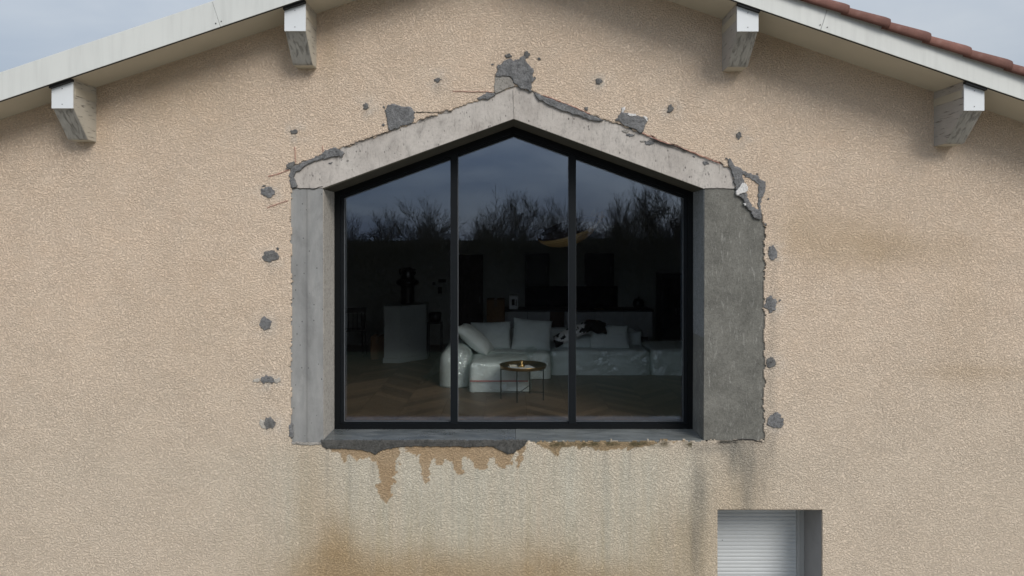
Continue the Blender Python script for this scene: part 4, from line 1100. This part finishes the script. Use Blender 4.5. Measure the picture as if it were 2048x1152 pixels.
m_ = MB(); m_.box(-.075, .075, -.1, .1, 0, .006); o = m_.build('serving_tray', BRASS, bevel=.002); o.location = (PX(1200, ZI), ZI - D + .15, it + .031); tag(o, 'thin pale tray lying on the black island top right of the mullion', 'tray')
# back wall joinery
ZW = RY1 + D
DK = plain('dark cupboard laminate', (.012, .014, .020), .4); BRN = plain('dark brown door', (.028, .012, .010), .5)
def backpanel(name, a, b, t, bt, dep, mat, label, cat, handle=True, split=False):
    Z = ZW - dep; x0, x1 = PX(a, Z), PX(b, Z); z1 = PZ(t, Z); z0 = max(PZ(bt, Z), 0.0)
    th = thing(name, label, cat, ((x0 + x1) / 2, RY1 - dep / 2, z0))
    w2 = (x1 - x0) / 2; h_ = z1 - z0
    m_ = MB(); m_.box(-w2, w2, -dep / 2, dep / 2 - .002, 0, h_); m_.build('carcass', mat, th, bevel=.003)
    n = 2 if split else 1
    for i in range(n):
        m_ = MB(); m_.box(-w2 + .01 + i * w2, -w2 + (2 * w2 if n == 1 else w2) - .01 + i * w2 , -dep / 2 - .018, -dep / 2 - .001, .01, h_ - .01); d_ = m_.build('door_panel', mat, th, bevel=.002)
        if handle:
            m_ = MB(); hx = (w2 - .06) if n == 1 else (-.03 if i == 0 else .03); hz = min(h_ * .5, 1.0); m_.box(hx - .008, hx + .008, -dep / 2 - .045, -dep / 2 - .019, hz - .06, hz + .06); m_.build('handle', SCREW, d_)
    return th
backpanel('wall_cupboard', 1050, 1099, 507, 572, .35, DK, 'dark wall cupboard above the island left of the right mullion', 'cupboard')
backpanel('wall_cupboard', 1173, 1228, 507, 572, .35, DK, 'dark wall cupboard above the island right of the right mullion', 'cupboard')
backpanel('interior_door', 917, 966, 509, 760, .06, BRN, 'dark reddish brown door in the back wall beside the left mullion', 'door')
backpanel('tall_cabinet', 1325, 1385, 548, 760, .6, DK, 'tall black cabinet at the right end of the room', 'cabinet', split=True)
m_ = MB(); m_.box(PX(1050, ZW), PX(1235, ZW), RY1 - .02, RY1 - .001, PZ(619, ZW), PZ(572, ZW)); o = m_.build('splashback', plain('dark glass splashback', (.015, .018, .025), .15)); tag(o, 'dark glossy splashback panel under the two wall cupboards', 'splashback')
for i, (a, b, c, d_, lab) in enumerate(((877, 892, 558, 565, 'wide dark control panel on the back wall above the plant stand'), (876, 884, 574, 587, 'upright dark double switch plate below the wide control panel'), (865, 871, 564, 570, 'tiny square dark wall switch left of the control panel'))):
    t = thing('wall_switch', lab, 'switch', (PX((a + b) / 2, ZW), RY1 - .001, PZ((c + d_) / 2, ZW))); w2 = (b - a) * ZW / F / 2; h2 = (d_ - c) * ZW / F / 2
    m_ = MB(); m_.box(-w2, w2, -.012, 0, -h2, h2); m_.build('plate', BMET, t, bevel=.002)
    m_ = MB(); m_.box(-w2 * .6, w2 * .6, -.016, -.0125, -h2 * .6, h2 * .6); m_.build('rocker', BLACK, t)

# woven pendant lamp: shallow bowl, tilted
lamp = thing('pendant_lamp', 'shallow woven straw pendant bowl hanging tilted below the ceiling', 'pendant lamp', (PX(1143, 10.3), 3.3, PZ(486, 10.3))); lamp.scale = (1.15, 1.15, 1.25)
prof = [(.02, 0), (.12, .008), (.22, .03), (.31, .07), (.38, .125), (.42, .185), (.415, .188), (.37, .135), (.30, .082), (.21, .043), (.11, .020), (.001, .014)]
m_ = MB(); m_.lathe(prof, 48)
ST = Mat('woven straw'); wv = ST.n('ShaderNodeTexWave', {'Vector': ST.coord(), 'Scale': 18, 'Distortion': 2, 'Detail': 2}, wave_type='RINGS', rings_direction='Z').outputs['Fac']
ST.set(base=ST.ramp(wv, [(0, (.45, .29, .11)), (1, (.80, .58, .27))]), rough=.7); ST.bump(wv, .006); ST = ST.m
o = smooth(m_.build('shade', ST, lamp)); o.rotation_euler = (R(13), R(-17), 0)
m_ = MB(); rr = random.Random(3)
for i in range(40):
    t = R(-35 + rr.uniform(0, 70)); l = rr.uniform(.03, .09); p = Vector((.418 * math.cos(t), .418 * math.sin(t), .186)); m_.tube([p, p + Vector((math.cos(t) * l, math.sin(t) * l, l * rr.uniform(.1, .9)))], .0025, 4)
m2 = MB(); m2.lathe([(.001, .024), (.11, .030), (.21, .052), (.295, .092), (.365, .142), (.405, .188)], 48); o2 = smooth(m2.build('lining', plain('dark straw lining', (.05, .03, .018), .9), lamp)); o2.rotation_euler = (R(13), R(-17), 0)
o = m_.build('straw_fringe', ST, lamp); o.rotation_euler = (R(13), R(-17), 0)
m_ = MB(); zc_top = zl(PX(1140, 10.3), -.061) - PZ(488, 10.3); m_.tube([(0, 0, .02), (0, 0, zc_top)], .004, 6); m_.build('cable', BMET, lamp)
m_ = MB(); m_.lathe([(.001, .05), (.03, .06), (.045, .10), (.03, .14), (.015, .17), (.001, .175)], 16); smooth(m_.build('bulb', plain('unlit glass bulb', (.5, .5, .48), .2), lamp))

# ------------------------------------------------------------------ bare trees across the field, seen only as reflections
BARK = m_bark('dark wet bark', (.022, .018, .014), (.05, .042, .034)); TWIG = m_bark('dark twigs', (.028, .022, .018), (.05, .040, .032))
def tree_meshes(seed, Ht, spread=.5, dens=1.0):
    r_ = random.Random(seed); T = []; Wd = []
    def br(p, d_, L, rad, lev):
        n = 4 if lev < 2 else 3
        pts = [p]; rads = [rad]; dd = d_.copy(); kids = []
        for i in range(n):
            dd = (dd + Vector((r_.uniform(-1, 1), r_.uniform(-1, 1), r_.uniform(-.5, .9))) * (.13 + .05 * lev)).normalized()
            pts.append(pts[-1] + dd * L / n); rads.append(rad * (1 - .62 * (i + 1) / n))
            if lev < 4 and (i > 0 or lev > 0): kids.append((pts[-1], dd.copy(), rads[-1], (i + 1) / n))
        (T if lev < 2 else Wd).append((pts, rads, lev))
        if lev >= 4: return
        for (q_, dd2, rr_, t) in kids:
            m = {0: r_.choice((2, 3)), 1: r_.choice((1, 2)), 2: r_.choice((1, 2, 2)), 3: r_.choice((1, 2, 2, 3))}[lev]
            if r_.random() > dens: m = max(1, m - 1)
            for _ in range(m):
                ax = Vector((r_.uniform(-1, 1), r_.uniform(-1, 1), r_.uniform(-.3, .3))).normalized()
                nd = (Matrix.Rotation(r_.uniform(.35, .9) * (1 + spread * .3), 3, ax) @ dd2); nd = (nd + Vector((0, 0, .22))).normalized()
                if nd.z < -.1: nd.z = .05
                br(q_, nd, L * r_.uniform(.52, .74), max(rr_ * .72, .008), lev + 1)
    br(Vector((0, 0, 0)), Vector((r_.uniform(-.06, .06), 0, 1)), Ht * .42, Ht * .022, 0)
    top = max(p.z for pts, _, _ in T + Wd for p in pts); k = Ht / top
    out = []
    for name_, L_, sg in (('trunk', T, 7), ('crown', Wd, 3)):
        m_ = MB()
        for pts, rads, lev in L_: m_.tube([p * k for p in pts], [max(x * k, .010) for x in rads], sg if lev < 2 else 3, cap=False)
        me = bpy.data.meshes.new(name_); me.from_pydata(m_.v, [], m_.f); me.materials.append(BARK if name_ == 'trunk' else TWIG); out.append(me)
    return out
variants = [tree_meshes(11 + 5 * i, 9.0, .4 + .15 * (i % 3), .75 + .1 * (i % 3)) for i in range(6)]
tspots = [  # photo px of the reflected crown, top row, distance from the wall
    (705, 438, 55), (765, 425, 48), (832, 402, 44), (868, 415, 50), (935, 425, 50), (968, 400, 42), (1005, 392, 41), (1040, 398, 43), (1082, 402, 45),
    (1170, 415, 46), (1205, 398, 40), (1238, 386, 38), (1275, 376, 36), (1300, 382, 38), (1345, 388, 34), (1385, 400, 36), (650, 430, 45), (590, 420, 44), (520, 428, 46), (1440, 392, 40), (1510, 405, 44), (1590, 398, 42)]
words = ['slender', 'low', 'round headed', 'twiggy', 'open', 'broad', 'tall fine twigged', 'bushy', 'leaning', 'short', 'upswept', 'dense', 'tallest', 'forked', 'spindly', 'wispy', 'spreading', 'squat', 'thin', 'stout', 'ragged', 'fan shaped']
for i, (tp, top, T_) in enumerate(tspots):
    Zv = D + GY * 2 + T_; x = PX(tp, Zv); ht = (PZ(top, Zv) - GZ) * 1.10
    nth = i + 1
    side = 'left' if tp < 900 else ('centre' if tp < 1140 else 'right')
    t = thing('bare_tree', '%s bare winter tree reflected in the %s pane of the window' % (words[i], side) if 690 < tp < 1370 else '%s bare winter tree standing across the field behind the viewer' % words[i], 'tree', (x, -T_, GZ), i * 2.1, 'bare trees across the field')
    s_ = ht / 9.0; t.scale = (s_ * (.72 + .06 * (i % 4)), s_ * .8, s_)
    for me in variants[i % 6]: link(me.name.split('.')[0], me, None, t)
# low brushwood along the foot of the hill: one mass
rs = np.random.RandomState(5); n = 250000
bx = rs.uniform(-70, 70, n); by = -(25 + 50 * rs.uniform(0, 1, n) ** 1.2); hmax = 3.8 + 2.2 * ((-by - 25) / 50) ** 2 + 3.6 * (fbm(bx / 3.2, by / 30, 4, 6) - .15) * (.45 + .55 * (-by - 25) / 50); bz = GZ + hmax * rs.uniform(0, 1, n) ** .85
c = np.stack([bx, by, bz], -1); d1 = rs.normal(size=(n, 3)); d1 /= np.linalg.norm(d1, axis=1)[:, None]; d2 = rs.normal(size=(n, 3)); d2 /= np.linalg.norm(d2, axis=1)[:, None]
s1 = rs.uniform(.15, .42, n)[:, None]; s2 = rs.uniform(.015, .06, n)[:, None]
V = np.stack([c - d1 * s1, c + d2 * s2, c + d1 * s1, c - d2 * s2], 1).reshape(-1, 3)
o = npmesh('brushwood', V, np.arange(n * 4).reshape(-1, 4), m_bark('brushwood', (.006, .005, .004), (.011, .009, .007))); tag(o, 'dark mass of winter brushwood along the far field edge', 'brushwood', kind='stuff')
